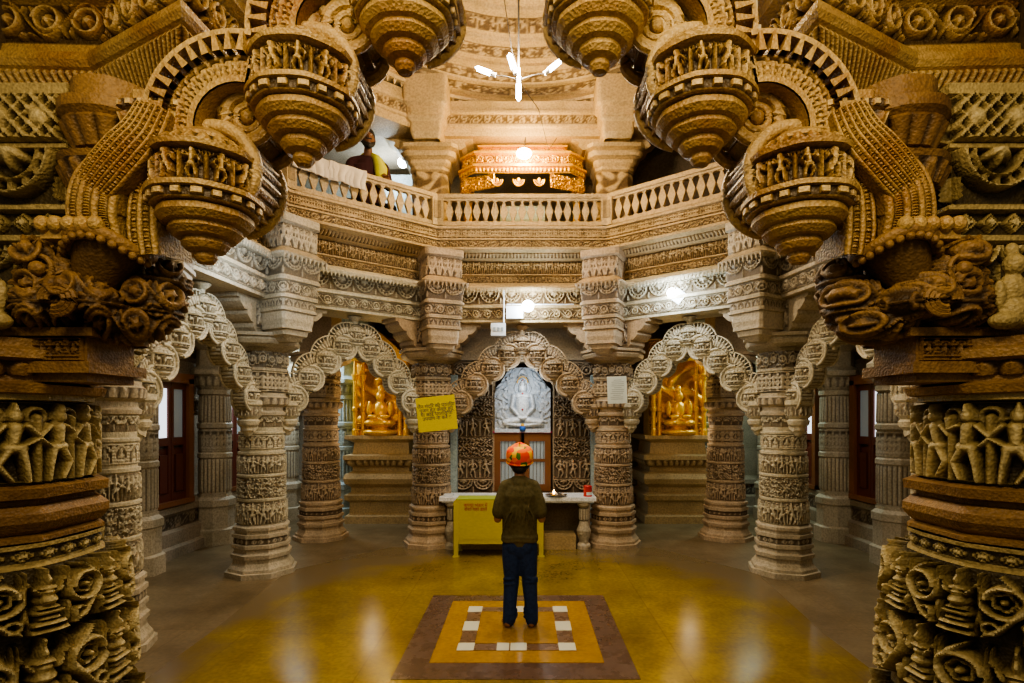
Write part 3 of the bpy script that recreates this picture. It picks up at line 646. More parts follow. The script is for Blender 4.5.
def sector(mb, cx, cz, r0, r1, a0, a1, T, res, pat, cells, depth, yo=0):
    nr, nt = max(3, int((r1-r0)/res)), max(4, int(abs(a1-a0)*r1/res)); r = np.linspace(r0, r1, nr)[:, None]; th = np.linspace(a0, a1, nt)[None]
    U = np.linspace(0, 1, nt)[None]; cell = np.minimum(np.floor(U*cells), cells-1).astype(int); a = abs(a1-a0)*r1/cells/(r1-r0)
    h = pat((U*cells-cell-.5)*a+0*r, (r-r0)/(r1-r0)-.5+0*U, cell+0*r.astype(int), a)
    for sy in (-1, 1):
        mb.grid(np.stack([cx+r*np.cos(th), yo+sy*(T/2+h*depth)+0*r*th, cz+r*np.sin(th)], -1), False, .12+.85*h)
    for rr in (r0, r1):
        y = yo+np.array([-T/2, T/2])[:, None]; mb.grid(np.stack([cx+rr*np.cos(th)+0*y, y+0*th, cz+rr*np.sin(th)+0*y], -1), False, .6)
def torana(label, loc, rz, s, lobes, apex, T, mat, pmat, nth, dv, res, group, fg=False, finial=None):
    ky = -.12 if fg else 0; cy = -.13 if fg else 0; wo = .05*s if fg else 0; DR = .168 if fg else .25; ks = .86 if fg else 1
    t = thing('torana_arch', label, 'arch', loc, rz, group)
    body = MB()
    cy0 = cy
    for sg in (-1, 1):
        rim = MB(); prev = (0, apex+.36*s)
        for (x, zb) in lobes:
            cy = cy0*(1+.14*lobes.index((x, zb)))
            cx, cz = sg*(x-(.015 if fg else .04)*s), zb+(.35 if fg else .33)*s
            disc(body, cx, cz, DR*s, T, res, .03*s)
            # web joining this lobe to the one above it
            px, pz = prev; L = math.hypot(cx-px, cz-pz); ux, uz = (cx-px)/L, (cz-pz)/L; w = (.085 if fg else .13)*s; px += sg*wo; pz += wo; qx, qz = cx+sg*wo, cz+wo; L = math.hypot(qx-px, qz-pz); ux, uz = (qx-px)/L, (qz-pz)/L
            for sy in (-1, 1):
                nu, nv = max(3, int(L/res)), max(3, int(2*w/res)); a = np.linspace(0, L, nu)[None]; b = np.linspace(-w, w, nv)[:, None]
                X = px+ux*a-uz*b; Z = pz+uz*a+ux*b; h = p_filigree(X/s*1.2, Z/s*1.2, 0, 1.)
                body.grid(np.stack([X, sy*(T*.38+.03*s*h), Z], -1), False, .12+.85*h)
            for b in (-w, w):
                q = [(px-uz*b, pz+ux*b), (qx-uz*b, qz+ux*b)]
                k = body.verts([(q[0][0], -T*.38, q[0][1]), (q[1][0], -T*.38, q[1][1]), (q[1][0], T*.38, q[1][1]), (q[0][0], T*.38, q[0][1])], .5); body.Q.append(np.array([[k, k+1, k+2, k+3]]))
            # fretted crest outside the lobe
            rx, rz_ = cx-sg*(.13 if fg else .10)*s, cz+(.13 if fg else .10)*s; a0, a1 = (math.radians(-22), math.radians(102)); q_ = .76 if fg else 1
            if sg < 0: a0, a1 = PI-a0, PI-a1
            sector(body, rx, rz_, .20*s*q_, .325*s*q_, a0, a1, T*.8, res, p_niche if fg else p_dentil, 10, .012*s, cy*.6)
            sector(rim, rx, rz_, .405*s*q_, .43*s*q_, a0, a1, T*.45, res*1.5, p_plain, 4, 0, cy)
            nt = 13 if fg else 11
            for k in range(nt):
                a = a0+(a1-a0)*(k+.5)/nt; da = .055
                P = []
                for (rr, dd) in ((.32, da), (.408, da*.28)):
                    for q in (-1, 1):
                        for y in (-T*.3, T*.3): P.append((rx+rr*q_*s*math.cos(a+q*dd), y+cy, rz_+rr*q_*s*math.sin(a+q*dd)))
                kk = rim.verts(P); rim.Q.append(np.array([[0, 2, 6, 4], [1, 3, 7, 5], [0, 1, 5, 4], [2, 3, 7, 6]])+kk)
            # curled eye under the roll
            ex, ez = cx+sg*.23*s, cz-.16*s
            for sy in (-1, 1):
                for (R_, r_) in ((.085, .024), (.045, .014)):
                    body.tube([(ex+R_*s*math.cos(q), sy*T*.5, ez+R_*s*math.sin(q)) for q in np.linspace(0, 2*PI, 20, endpoint=False)], r_*s, 8, .85, closed=True)
                body.ball((ex, sy*T*.5, ez), .028*s, 8)
                # raised roll sweeping round the kiosk
                aa = np.linspace(math.radians(80), math.radians(262), 26); aa = aa if sg > 0 else PI-aa
                body.tube([(cx+.9*DR/.2*.215*s*math.cos(q), sy*(T*.5+.01*s), cz+.9*DR/.2*.215*s*math.sin(q)) for q in aa], .026*s, 10, .9); body.tube([(cx+.7*DR*s*math.cos(q), sy*(T*.5+.004*s), cz+.7*DR*s*math.sin(q)) for q in aa], .016*s, 8, .9)
            body.box((ex, 0, ez), (.10*s, T*.9, .10*s), carve=.3)
            prev = (cx, cz)
        rim.build('fretted_crest', mat, t)
    disc(body, 0, apex+.38*s, .2*s, T*.9, res, .03*s)
    body.build('arch_body', mat, t)
    for sg in (-1, 1):
        for (x, zb) in lobes:
            mb = MB(); kiosk(mb, (sg*x, ky), s*ks, nth, dv, zb); mb.build('pendant', pmat, t)
    mb = MB(); kiosk(mb, (0, ky), s*ks, nth, dv, apex); mb.build('pendant', pmat, t)
    if finial:
        mb = MB(); z0 = apex+.5*s; H = finial-z0
        lathe(mb, [(.09*s, z0), (.12*s, z0+.1*H), (.07*s, z0+.2*H), (.06*s, z0+.5*H), (.13*s, z0+.7*H), (.15*s, z0+.8*H), (.11*s, z0+.9*H), (.12*s, z0+H), (0.01, z0+H)], nth=32); mb.build('finial', mat, t)
    return t
# the great foreground arch
FGC = -.08
fa = torana('huge amber carved arch hung with lotus pendants spanning the front of the view', (FGC, 2.18, 0), 0, 1., [(.357, 2.965), (.73, 2.625), (1.09, 2.265)], 3.32, .20, M['fore'], M['fore'], 180, .006, .0065, 'toranas', fg=True)
# smaller arches between the hall columns
lb = [(.20, 2.37), (.42, 2.19), (.64, 1.98), (.85, 1.74)]
def mid2(a, b): return ((a[0]+b[0])/2, (a[1]+b[1])/2)
def ang(a, b): return math.atan2(b[1]-a[1], b[0]-a[0])
def span(a, b): return math.hypot(b[0]-a[0], b[1]-a[1])
m = mid2(BL, BR)
ba = torana('brown pointed torana arch framing the white idol at the back', (m[0], m[1]-.02, 0), 0, .62, [(x, z-.04) for x, z in lb], 2.46, .13, M['brown'], M['brown'], 56, .012, .012, 'toranas', finial=2.97)
m = mid2(ML, BL); a3 = torana('pale torana arch left of the shrine with gilded niche behind it', (*m, 0), ang(ML, BL), .60, [(x*.9, z-.02) for x, z in lb], 2.49, .13, M['pale'], M['pale'], 56, .012, .012, 'toranas', finial=2.97)
m = mid2(BR, MR); dup(a3, (*m, 0), ang(BR, MR), 'pale torana arch right of the shrine with brown niche behind it')
m = mid2(SL, ML); dup(a3, (*m, 0), ang(SL, ML), 'pale torana arch on the left side, window wall seen through it')
m = mid2(MR, SR); dup(a3, (*m, 0), ang(MR, SR), 'pale torana arch on the right side, beside the great right pier')
# scroll corbels at the feet of the small arches
def corbel(label, p, rz, mat):
    t = thing('arch_corbel', label, 'corbel', (*p, 1.5), rz, 'scroll corbels under the small arches')
    mb = MB(); lathe(mb, [(.002, 0), (.03, .01), (.05, .05), (.07, .07), (.07, .1), (.10, .13), (.11, .17), (.09, .19), (.12, .22, (p_figure, 8, .015)), (.12, .32), (.14, .34), (.14, .38), (.02, .39)], nth=64, dv=.012, oct_=.5); mb.build('lotus_drop', mat, t)
    mb = MB(); mb.prism([(-.02, .05), (.05, .08), (.12, .16), (.2, .24), (.2, .5), (-.1, .62), (-.06, .3)], -.07, .07)
    for q in (-1, 1):
        mb.tube([(.05+.09*math.cos(a), q*.07, .33+.09*math.sin(a)) for a in np.linspace(0, 2*PI, 20, endpoint=False)], .02, 8, closed=True); mb.ball((.05, q*.07, .33), .035, 8)
    mb.build('scroll', mat, t)
for (A, B, mt, nA, nB) in [(BL, BR, 'brown', 'left foot of the central arch', 'right foot of the central arch'), (ML, BL, 'pale', 'left foot of the back left arch', 'right foot of the back left arch'),
                           (BR, MR, 'pale', 'left foot of the back right arch', 'right foot of the back right arch'), (SL, ML, 'pale', 'near foot of the left side arch', 'far foot of the left side arch'), (MR, SR, 'pale', 'far foot of the right side arch', 'near foot of the right side arch')]:
    d = np.array([B[0]-A[0], B[1]-A[1]]); d /= np.hypot(*d); r = ang(A, B)
    corbel('scrolled stone corbel with lotus drop at the '+nA, (A[0]+d[0]*.27, A[1]+d[1]*.27), r+PI, M[mt])
    corbel('scrolled stone corbel with lotus drop at the '+nB, (B[0]-d[0]*.27, B[1]-d[1]*.27), r, M[mt])

# ================================================================== GREAT FOREGROUND PIERS
def pier(s, label):
    cx = -2.08 if s < 0 else 1.93
    t = thing('foreground_pier', label, 'pier', (cx, 2.15, 0), 0, 'great piers of the front arch')
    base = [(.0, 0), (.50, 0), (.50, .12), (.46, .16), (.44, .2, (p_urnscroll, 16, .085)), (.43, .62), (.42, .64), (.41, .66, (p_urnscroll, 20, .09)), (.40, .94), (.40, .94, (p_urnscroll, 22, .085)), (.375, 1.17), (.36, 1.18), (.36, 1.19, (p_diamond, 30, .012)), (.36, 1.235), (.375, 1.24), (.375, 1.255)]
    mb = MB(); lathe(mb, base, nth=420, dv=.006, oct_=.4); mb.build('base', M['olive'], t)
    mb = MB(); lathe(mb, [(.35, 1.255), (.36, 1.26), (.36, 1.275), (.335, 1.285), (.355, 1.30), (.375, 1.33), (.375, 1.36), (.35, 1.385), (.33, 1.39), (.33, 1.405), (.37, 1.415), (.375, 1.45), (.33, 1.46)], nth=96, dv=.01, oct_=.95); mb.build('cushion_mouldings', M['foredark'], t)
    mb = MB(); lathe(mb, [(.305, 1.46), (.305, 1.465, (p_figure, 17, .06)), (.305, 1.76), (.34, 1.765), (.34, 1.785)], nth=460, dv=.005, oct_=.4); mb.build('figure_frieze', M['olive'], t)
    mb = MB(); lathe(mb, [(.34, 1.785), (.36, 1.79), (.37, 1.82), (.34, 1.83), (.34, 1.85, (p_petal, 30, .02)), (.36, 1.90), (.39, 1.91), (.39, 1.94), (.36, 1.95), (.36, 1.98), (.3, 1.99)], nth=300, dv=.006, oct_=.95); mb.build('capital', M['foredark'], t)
    # upper pier: bands of carving on the face and the inner cheek
    ox = (-2.08-.42+.01) if s < 0 else 0
    face = (lambda x: x-cx)
    if s < 0: path = [(face(-2.75), -.05), (face(-1.72), -.05), (face(-1.70), .30)]; sd = 1
    else: path = [(face(2.75), -.05), (face(1.60), -.05), (face(1.58), .30)]; sd = -1
    mb = MB()
    sweep(mb, path, [(0, 1.9), (.02, 1.91, (p_tooth, .11, .03)), (.02, 1.975), (.05, 1.985), (.05, 2.0), (.01, 2.01, (p_figure, .10, .045)), (.01, 2.135), (.04, 2.14), (.055, 2.155), (.055, 2.175), (.0, 2.185), (0, 2.20, (p_swag, .17, .035)),
                     (0, 2.345), (.035, 2.355), (.035, 2.375), (.0, 2.385, (p_diamond, .09, .03)), (0, 2.465), (.035, 2.47), (.035, 2.485), (-.02, 2.49), (-.02, 2.51, (p_swag, .30, .07)), (0, 2.70), (.02, 2.705), (.02, 2.72),
                     (.01, 2.725, (p_lattice, .14, .05)), (.01, 2.895), (.03, 2.9), (.03, 2.94), (-.2, 2.95)], du=.006, dv=.006, side=sd)
    mb.build('carved_bands', M['olive'], t)
    # pilaster with scrolled capitals on the inner cheek
    px = s*.60+ (0.02 if s < 0 else -.02); mb = MB()
    lathe(mb, [(.10, 1.98), (.10, 2.0, (p_scroll, 8, .03)), (.10, 2.10), (.15, 2.12), (.15, 2.16), (.11, 2.18, (p_ribs, 14, .015)), (.11, 2.34), (.14, 2.36), (.16, 2.4), (.12, 2.42), (.10, 2.5), (.13, 2.56, (p_petal, 16, .02)), (.17, 2.64), (.18, 2.66), (.12, 2.68),
               (.11, 2.7, (p_ribs, 14, .02)), (.16, 2.80), (.18, 2.82), (.18, 2.86), (.14, 2.88), (.14, 2.95)], (-s*.50, .02), 120, .007, oct_=.3); mb.build('inner_pilaster', M['foredark'], t)
    mb = MB()   # small scroll-ended capital that catches the light
    lathe(mb, [(.03, 2.70), (.05, 2.72), (.06, 2.74), (.08, 2.75, (p_petal, 12, .025)), (.095, 2.80), (.105, 2.805, (p_dentil, 20, .012)), (.105, 2.835), (.08, 2.845), (.08, 2.88)], (-s*.74, -.06), 120, .006, sq=.9)
    mb.build('bracket_capital', M['fore'], t)
    # ribbed cornice that turns the corner above
    lp = [(-2.9, 2.02), (-2.35, 2.06), (-1.62, 2.09), (-1.12, 1.83), (-1.07, 2.6)]
    if s > 0: lp = [(-.16-x, y) for x, y in lp]
    lp = [(x*1.17-cx, y*1.17-2.15) for x, y in lp]
    mb = MB(); sweep(mb, lp, [(r*1.1, 1.7+(z-1.7)*1.17, *q) for r, z, *q in [(-.42, 2.77), (-.36, 2.775), (-.35, 2.81), (-.29, 2.82), (-.27, 2.85), (-.19, 2.86), (-.18, 2.885), (-.13, 2.89), (-.12, 2.91), (-.10, 2.915, (p_ribs, .032, .020)), (-.015, 3.005), (.0, 3.01), (.015, 3.03), (.01, 3.06), (-.04, 3.07), (-.05, 3.12), (-.07, 3.13),
                              (-.09, 3.145, (p_scroll, .16, .045)), (-.09, 3.30), (-.03, 3.32), (-.03, 3.36), (.04, 3.4), (.04, 3.55)]], du=.006, dv=.007, side=1 if s < 0 else -1)
    mb.build('ribbed_cornice', M['fore'] if s < 0 else M['fore'], t)
    return t
pier(-1, 'massive carved pier filling the left edge, figures and scrolls around it')
pier(1, 'massive carved pier filling the right edge, figures and scrolls around it')

def curved_strip(mb, pts, widths, thick, cols, nseg=60, beads=26, side=-1):
    """ribbon following pts (x, y, z) with raised bead rows"""
    P = np.array(pts, float); t = np.linspace(0, len(P)-1, nseg); 
    def cr(t):
        i = np.clip(np.floor(t).astype(int), 0, len(P)-2); f = (t-i)[:, None]; g = lambda k: P[np.clip(i+k, 0, len(P)-1)]
        return .5*((2*g(0))+(g(1)-g(-1))*f+(2*g(-1)-5*g(0)+4*g(1)-g(2))*f**2+(-g(-1)+3*g(0)-3*g(1)+g(2))*f**3)
    c = cr(t); d = np.gradient(c, axis=0); d /= np.linalg.norm(d, axis=1)[:, None]
    wdir = np.cross(d, np.array([0, 1., 0])); wdir /= np.linalg.norm(wdir, axis=1)[:, None]; nn = np.cross(wdir, d); nn *= np.sign(-nn[:, 1:2]+1e-9)
    W = np.interp(t, np.arange(len(widths)), widths); nu = cols*8+1; u = np.linspace(-.5, .5, nu)[None]
    fr = ((u+.5)*cols) % 1-.5; line = np.sqrt(np.clip(1-(np.abs(fr)/.5)**2, 0, 1)); bd = np.abs(np.sin(t[:, None]/(len(P)-1)*beads*PI))
    odd = (np.floor((u+.5)*cols*.9999) % 2); h = np.where(odd > 0, line*bd, line*.8)
    crown = .12*W[:, None]*(1-(2*u)**2)
    Q = c[:, None]+wdir[:, None]*(u*W[:, None])[..., None]+nn[:, None]*((h*.014+crown))[..., None]
    mb.grid(Q, False, .2+.75*h)
    for e in (0, -1):
        q = Q[:, e]; mb.grid(np.stack([q, q-nn*thick], 0), False, .5)
def hx(x): return x
for s in (-1, 1):
    nm = 'left' if s < 0 else 'right'; fx = lambda x: FGC+s*x
    t = thing('scrolled_strut', 'S-curved ribbed strut below the cornice, leaning on the %s shoulder of the great arch' % nm, 'strut', (fx(1.3), 1.98, 2.6), 0, 'ribbed struts on the great arch')
    L = lambda x, y, z: (fx(x)-fx(1.3), y-1.98, z-2.6)
    mb = MB(); curved_strip(mb, [L(1.22, 1.97, 2.79), L(1.25, 1.95, 2.70), L(1.29, 1.93, 2.63), L(1.36, 1.93, 2.55), L(1.43, 1.95, 2.48), L(1.47, 1.97, 2.40)], [.13, .15, .16, .16, .14, .12], .12, 13, 120, 70)
    mb.build('ribbon', M['fore'], t)
    mb = MB()
    for k in range(5): mb.ball(L(1.38+.045*k, 1.91, 2.36), (.026, .03, .03), 10)
    mb.box(L(1.47, 1.97, 2.33), (.2, .12, .035)); mb.build('scroll_foot', M['fore'], t)
    # springer: makara mouth that swallows the arch
    t = thing('makara_bracket', 'dark makara-headed bracket receiving the %s foot of the great arch' % nm, 'bracket', (fx(1.55), 2.1, 1.98), 0, 'makara brackets under the great arch')
    L = lambda x, y, z: (fx(x)-fx(1.55), y-2.1, z-1.98)
    mb = MB(); curved_strip(mb, [L(1.42, 1.97, 2.33), L(1.425, 1.95, 2.42), L(1.40, 1.95, 2.52), L(1.33, 1.98, 2.62), L(1.26, 2.03, 2.70)], [.17, .18, .18, .16, .12], .2, 7, 90, 44)
    curved_strip(mb, [L(1.27, 2.0, 2.28), L(1.275, 1.99, 2.38), L(1.265, 1.99, 2.50), L(1.22, 2.01, 2.6)], [.1, .11, .10, .07], .2, 5, 80, 30)
    mb.build('fluted_arch_foot', M['fore'], t)
    mb = MB()
    ea = np.linspace(0, 2*PI, 40, endpoint=False)
    mb.tube([L(1.42+.125*math.cos(a), 2.03+.12*math.sin(a), 2.315-.03*math.cos(a*2)) for a in ea], .024, 10, closed=True)
    for a in np.linspace(PI, 2*PI, 15): mb.ball(L(1.42+.135*math.cos(a), 2.03+.135*math.sin(a), 2.29-.03*math.cos(a*2)), .015, 8)
    # bowl of the mouth
    rows = []
    for (r, z) in ((.12, 2.31), (.10, 2.24), (.07, 2.18), (.05, 2.10), (.08, 2.05)):
        rows.append([L(1.42+(.12-r)*1.2+r*math.cos(a), 2.04+r*math.sin(a), z) for a in ea])
    mb.grid(np.array(rows), True, .4)
    mb.build('open_mouth', M['foredark'], t)
    # head: lobed stone blob
    mb = MB()
    for (c, r) in [((1.60, 2.03, 2.18), (.10, .12, .11)), ((1.50, 2.0, 2.13), (.09, .11, .07)), ((1.67, 2.05, 2.25), (.05, .10, .10)), ((1.42, 2.0, 2.10), (.06, .10, .05)), ((1.62, 1.95, 2.26), (.05, .06, .04)),
                   ((1.33, 2.14, 2.14), (.09, .11, .10)), ((1.30, 2.18, 2.22), (.06, .09, .08)), ((1.40, 2.1, 2.05), (.12, .13, .06)), ((1.62, 2.0, 2.10), (.11, .10, .07))]:
        mb.ball(L(*c), r, 20)
    remesh(mb, 'head', M['foredark'], t, .0065, 5, carve=(p_scroll, .12, .022))
    mb = MB()
    mb.ball(L(1.58, 1.91, 2.21), .026, 12); mb.tube([L(1.58+.045*math.cos(a), 1.915, 2.21+.045*math.sin(a)) for a in ea], .009, 6, closed=True)
    for k in range(6): mb.tube([L(1.60+.012*k, 1.92+.01*k, 2.32-.035*k), L(1.65+.012*k, 1.94, 2.31-.035*k), L(1.69, 1.98, 2.34-.035*k)], .010, 6)
    for k in range(3): mb.tube([L(1.50+.06*math.cos(a)*(1-.25*k), 1.895-.004*k, 2.10+.05*math.sin(a)*(1-.25*k)) for a in np.linspace(0, PI*1.6, 16)], .010, 6)
    mb.build('eye_and_mane', M['foredark'], t)
    # moulded shelf and niche blocks below the head
    mb = MB(); 
    for (z0, z1, w, d) in [(1.99, 2.02, .44, .30), (1.90, 1.99, .36, .24), (1.86, 1.90, .42, .30), (1.83, 1.86, .36, .24)]: mb.box(L(1.66-.0*w, 2.12, (z0+z1)/2), (w, d, z1-z0))
    panel(mb, L(1.58+ .20*(-1 if s > 0 else 1)*0-.0, 1.976, 1.79) if False else tuple(np.array(L(1.66, 1.998, 1.90))-np.array((.17, 0, 0))), (1, 0, 0), .34, .09, [(.02, .98, p_niche, 6, .02)], .006)
    mb.build('bracket_shelf', M['foredark'], t)
    # seated lion-like figure on the shelf
    f = thing('seated_figurine', 'small seated stone figure on the shelf beneath the %s makara head' % nm, 'figurine', (fx(1.76), 1.93, 2.0), 0, 'seated figures by the makara brackets')
    mb = MB()
    for (c, r) in [((0, 0, .06), (.055, .05, .06)), ((0, .0, .14), (.045, .04, .06)), ((0, -.01, .225), (.035, .035, .04)), ((-.05, -.03, .03), (.05, .04, .03)), ((.05, -.03, .03), (.05, .04, .03)), ((0, 0, .275), (.022, .022, .03)),
                   ((.05, -.01, .12), (.018, .02, .055)), ((-.05, -.01, .12), (.018, .02, .055))]: mb.ball(c, r, 14)
    remesh(mb, 'body', M['olive'], f, .005, 2)
# ================================================================== SHRINE, NICHES, DOORS
# doorframe wall behind the central arch
mb = MB()
for s in (-1, 1):
    x0 = (-1.0 if s < 0 else .42)
    panel(mb, (x0, 7.95, .62), (1, 0, 0), .56, 1.9, [(0, .11, p_swag, 2, .04), (.12, .27, p_figure, 3, .05), (.28, .42, p_filigree, 2, .05), (.43, .57, p_figure, 3, .05), (.58, .72, p_filigree, 2, .05), (.73, .86, p_figure, 3, .05), (.87, .98, p_scroll, 3, .05)], .009)
mb.box((-.02, 8.1, 2.75), (2.6, .3, .5)); mb.box((-.72, 8.12, 1.5), (.62, .3, 3.0)); mb.box((.72, 8.12, 1.5), (.62, .3, 3.0)); mb.box((0, 8.15, .33), (.9, .3, .66))
mb.build('wall_shrine', M['brown'], kind='structure')
mb = MB(); mb.box((0, 0, 0), (.09, .12, 2.2)); o = mb.build('trim_12', M['bluest'], kind='structure', loc=(-.98, 7.86, 1.2)); mb = MB(); mb.box((0, 0, 0), (.09, .12, 2.2)); mb.build('trim_13', M['bluest'], kind='structure', loc=(.98, 7.86, 1.2))
mb = MB(); panel(mb, (-1.5, 8.3, 0), (1, 0, 0), 3., 3.3, [(0, 1, p_scroll, 10, .02)], .03); mb.build('wall_sanctum', M['dim'], kind='structure')

# white marble idol relief
def p_idol(x, y, k, a):
    b = .35
    hx_ = np.hypot(x*1., (y-.19)*.92)
    h = 0*x+.18
    h = mx(h, .32*(np.abs(np.abs(x)-.40) < .07)*(y < .12), .30*(np.abs(x) < .46)*(np.abs(y-.12) < .03))
    h = mx(h, .22+.25*p_filigree(x*1.6, y*1.6, 0, 1)*(np.abs(x) > .22))
    h = mx(h, .45*ring(x, y, 0, .2, .125, .02), .40*ring(x, y, 0, .36, .10, .03)*(y > .33), .38*seg(x, y, -.09, .37, .09, .37, .035))
    for s in (-1, 1):
        h = mx(h, .45*seg(x, y, s*.30, .0, s*.30, -.12, .045), .42*seg(x, y, s*.30, .06, s*.30, .07, .04), .4*seg(x, y, s*.31, -.14, s*.29, -.3, .035), .4*seg(x, y, s*.27, .28, s*.33, .33, .05, .03),
               .62*seg(x, y, s*.135, .06, s*.165, -.12, .045, .04), .62*seg(x, y, s*.165, -.12, s*.05, -.25, .04, .032),
               .75*seg(x, y, s*.08, -.31, s*.27, -.34, .065, .06), .7*seg(x, y, s*.27, -.36, s*.0, -.39, .05, .035))
    h = mx(h, .7*seg(x, y, 0, .02, 0, -.22, .135, .10), .72*seg(x, y, -.07, .06, .07, .06, .06), .7*seg(x, y, 0, .08, 0, .12, .05), .95*seg(x, y, 0, .17, 0, .205, .075, .08), .9*seg(x, y, 0, .27, 0, .28, .035),
           .78*seg(x, y, -.05, -.27, .05, -.27, .045))
    h = mx(h, .5*(y < -.44)*(np.abs(x) < .45), .3*seg(x, y, -.45, -.5, -.45, .2, .03), .3*seg(x, y, .45, -.5, .45, .2, .03))
    return h
t = thing('idol_relief', 'white marble seated idol on a carved slab above the shrine doors', 'idol', (-.02, 8.0, 1.49))
mb = MB(); shp = lambda v: np.where(v < .66, 1., np.where(v < .80, 1-(v-.66)*1.9, .734-(v-.80)*1.45))
panel(mb, (-.40, 0, 0), (1, 0, 0), .80, .93, [(0, 1, p_idol, 1, .16)], .0055, shape=shp)
# back of the slab
V = np.linspace(0, 1, 20); W = shp(V)*.4
mb.grid(np.stack([np.stack([-W, 0*V+.1, V*.93], -1), np.stack([W, 0*V+.1, V*.93], -1)], 0)); mb.grid(np.stack([np.stack([W, 0*V, V*.93], -1), np.stack([W, 0*V+.1, V*.93], -1)], 0)); mb.grid(np.stack([np.stack([-W, 0*V, V*.93], -1), np.stack([-W, 0*V+.1, V*.93], -1)], 0))
mb.build('marble_slab', M['marble'], t)
for (x, z, y, r, m_, nm) in [(0, .555, -.125, .014, 'red', 'red_mark'), (0, .33, -.125, .013, 'red', 'red_mark'), (.0, .74, -.155, .008, 'red', 'red_mark'), (-.025, .67, -.16, .007, 'black', 'eye'), (.025, .67, -.16, .007, 'black', 'eye'), (0, .06, -.10, .045, 'blue', 'blue_flower'), (0, .105, -.10, .03, 'gold', 'gold_flower')]:
    mb = MB(); mb.ball((x, y, z), r, 10); o = mb.build(nm, M[m_], t); o['label'] = nm.replace('_', ' ')
mb = MB(); mb.tube([(.075*math.cos(a), -.135, .69+.10*math.sin(a)) for a in np.linspace(.1, PI-.1, 16)], .008, 6); o = mb.build('gold_halo_band', M['gold'], t)
# shrine doors
t = thing('shrine_cabinet', 'brown wooden double doors with glass panes below the white idol', 'cabinet', (-.02, 7.98, .66))
for s in (-1, 1):
    mb = MB(); x0, x1 = (.02, .40)
    for (a, b, c, d) in [(.02, .095, 0, .82), (.315, .40, 0, .82), (.095, .315, 0, .10), (.095, .315, .71, .82), (.095, .315, .42, .46)]: mb.box((s*(a+b)/2, 0, (c+d)/2), (b-a, .05, d-c))
    dr = mb.build('door_leaf', M['wood'], t)
    mb = MB(); mb.box((s*.205, .005, .41), (.23, .012, .66)); mb.build('glass_pane', M['glass'], dr)
    mb = MB()
    for k in range(5): mb.box((s*(.10+.05*k), -.01, .41), (.008, .01, .64))
    mb.box((s*.205, -.012, .42), (.26, .01, .012)); mb.build('grille', M['steel'], dr)
mb = MB(); mb.box((0, .0, .84), (.84, .06, .03)); mb.build('pink_ribbon', M['pink'], t)
# white panels above the arch and electrical box
mb = MB(); mb.box((0, 0, 0), (1.2, .05, .4)); o = mb.build('white_sheet', M['marble'], loc=(.1, 8.0, 3.1)); tag(o, 'white sheet seen through the crest of the central arch', 'sheet')

# gilded niches on moulded plinths
def niche(label, x, mt, pl, grp):
    t = thing('shrine_niche', label, 'niche', (x, 9.05, 0), 0, grp); w = .46
    mb = MB(); 
    pr = [(w+.10, 0), (w+.10, .12), (w+.04, .16), (w+.04, .34), (w+.1, .38), (w+.11, .46), (w+.02, .5), (w+.02, .58), (w+.1, .64), (w+.12, .72), (w+.1, .8), (w, .84), (w, .9), (w+.05, .93, (p_petal, 40, .03)), (w+.1, 1.02), (w+.12, 1.03), (w+.12, 1.1), (w, 1.12), (w-.02, 1.3), (w+.1, 1.36), (w+.1, 1.42), (0.02, 1.43)]
    lathe(mb, pr, (0, .5), 160, .02, sq=1.); mb.build('plinth', M[pl], t)
    mb = MB(); panel(mb, (-w, .12, 1.42), (1, 0, 0), 2*w, 1.55, [(0, .12, p_niche, 6, .05), (.13, .78, p_foliage, 2, .05), (.8, 1, p_scroll, 5, .05)], .013)
    mb.box((0, .32, 2.2), (2*w, .38, 1.6)); mb.build('back_panel', M[mt], t)
    for sx in (-1, 1):
        for q in (0, 1):
            mb = MB(); lathe(mb, [(.05, 1.42), (.05, 1.5), (.035, 1.53), (.035, 1.8), (.05, 1.82), (.05, 1.86), (.035, 1.88), (.03, 2.3), (.045, 2.33), (.06, 2.4), (.03, 2.42), (.02, 2.75)], (sx*(w-.05-q*.11), .0+.06*q), 24, .02)
            mb.build('colonnette', M[mt], t)
    mb = MB()   # seated figure
    for (c, r) in [((0, 0, 1.62), (.22, .13, .08)), ((-.14, -.04, 1.62), (.12, .1, .06)), ((.14, -.04, 1.62), (.12, .1, .06)), ((0, .02, 1.82), (.12, .09, .16)), ((0, 0, 2.05), (.075, .075, .09)), ((0, .02, 2.16), (.05, .05, .08)),
                   ((.17, -.02, 1.85), (.045, .05, .13)), ((-.17, -.02, 1.85), (.045, .05, .13)), ((.10, -.1, 1.72), (.09, .035, .035)), ((-.10, -.1, 1.72), (.09, .035, .035)), ((0, .02, 1.47), (.3, .16, .07))]: mb.ball(c, r, 16)
    remesh(mb, 'seated_figure', M[mt], t, .012, 3)
    mb = MB(); mb.prism([(-w, 2.62), (w, 2.62), (w-.1, 2.75), (.15, 2.95), (0, 3.08), (-.15, 2.95), (-w+.1, 2.75)], -.08, .3); mb.build('niche_roof', M[mt], t)
niche('gilded niche with seated figure on a moulded plinth, behind the back left arch', -2.32, 'gold', 'tan', 'niches flanking the shrine')
niche('gilded niche with seated figure on a moulded plinth, behind the back right arch', 2.50, 'gold', 'tan', 'niches flanking the shrine')
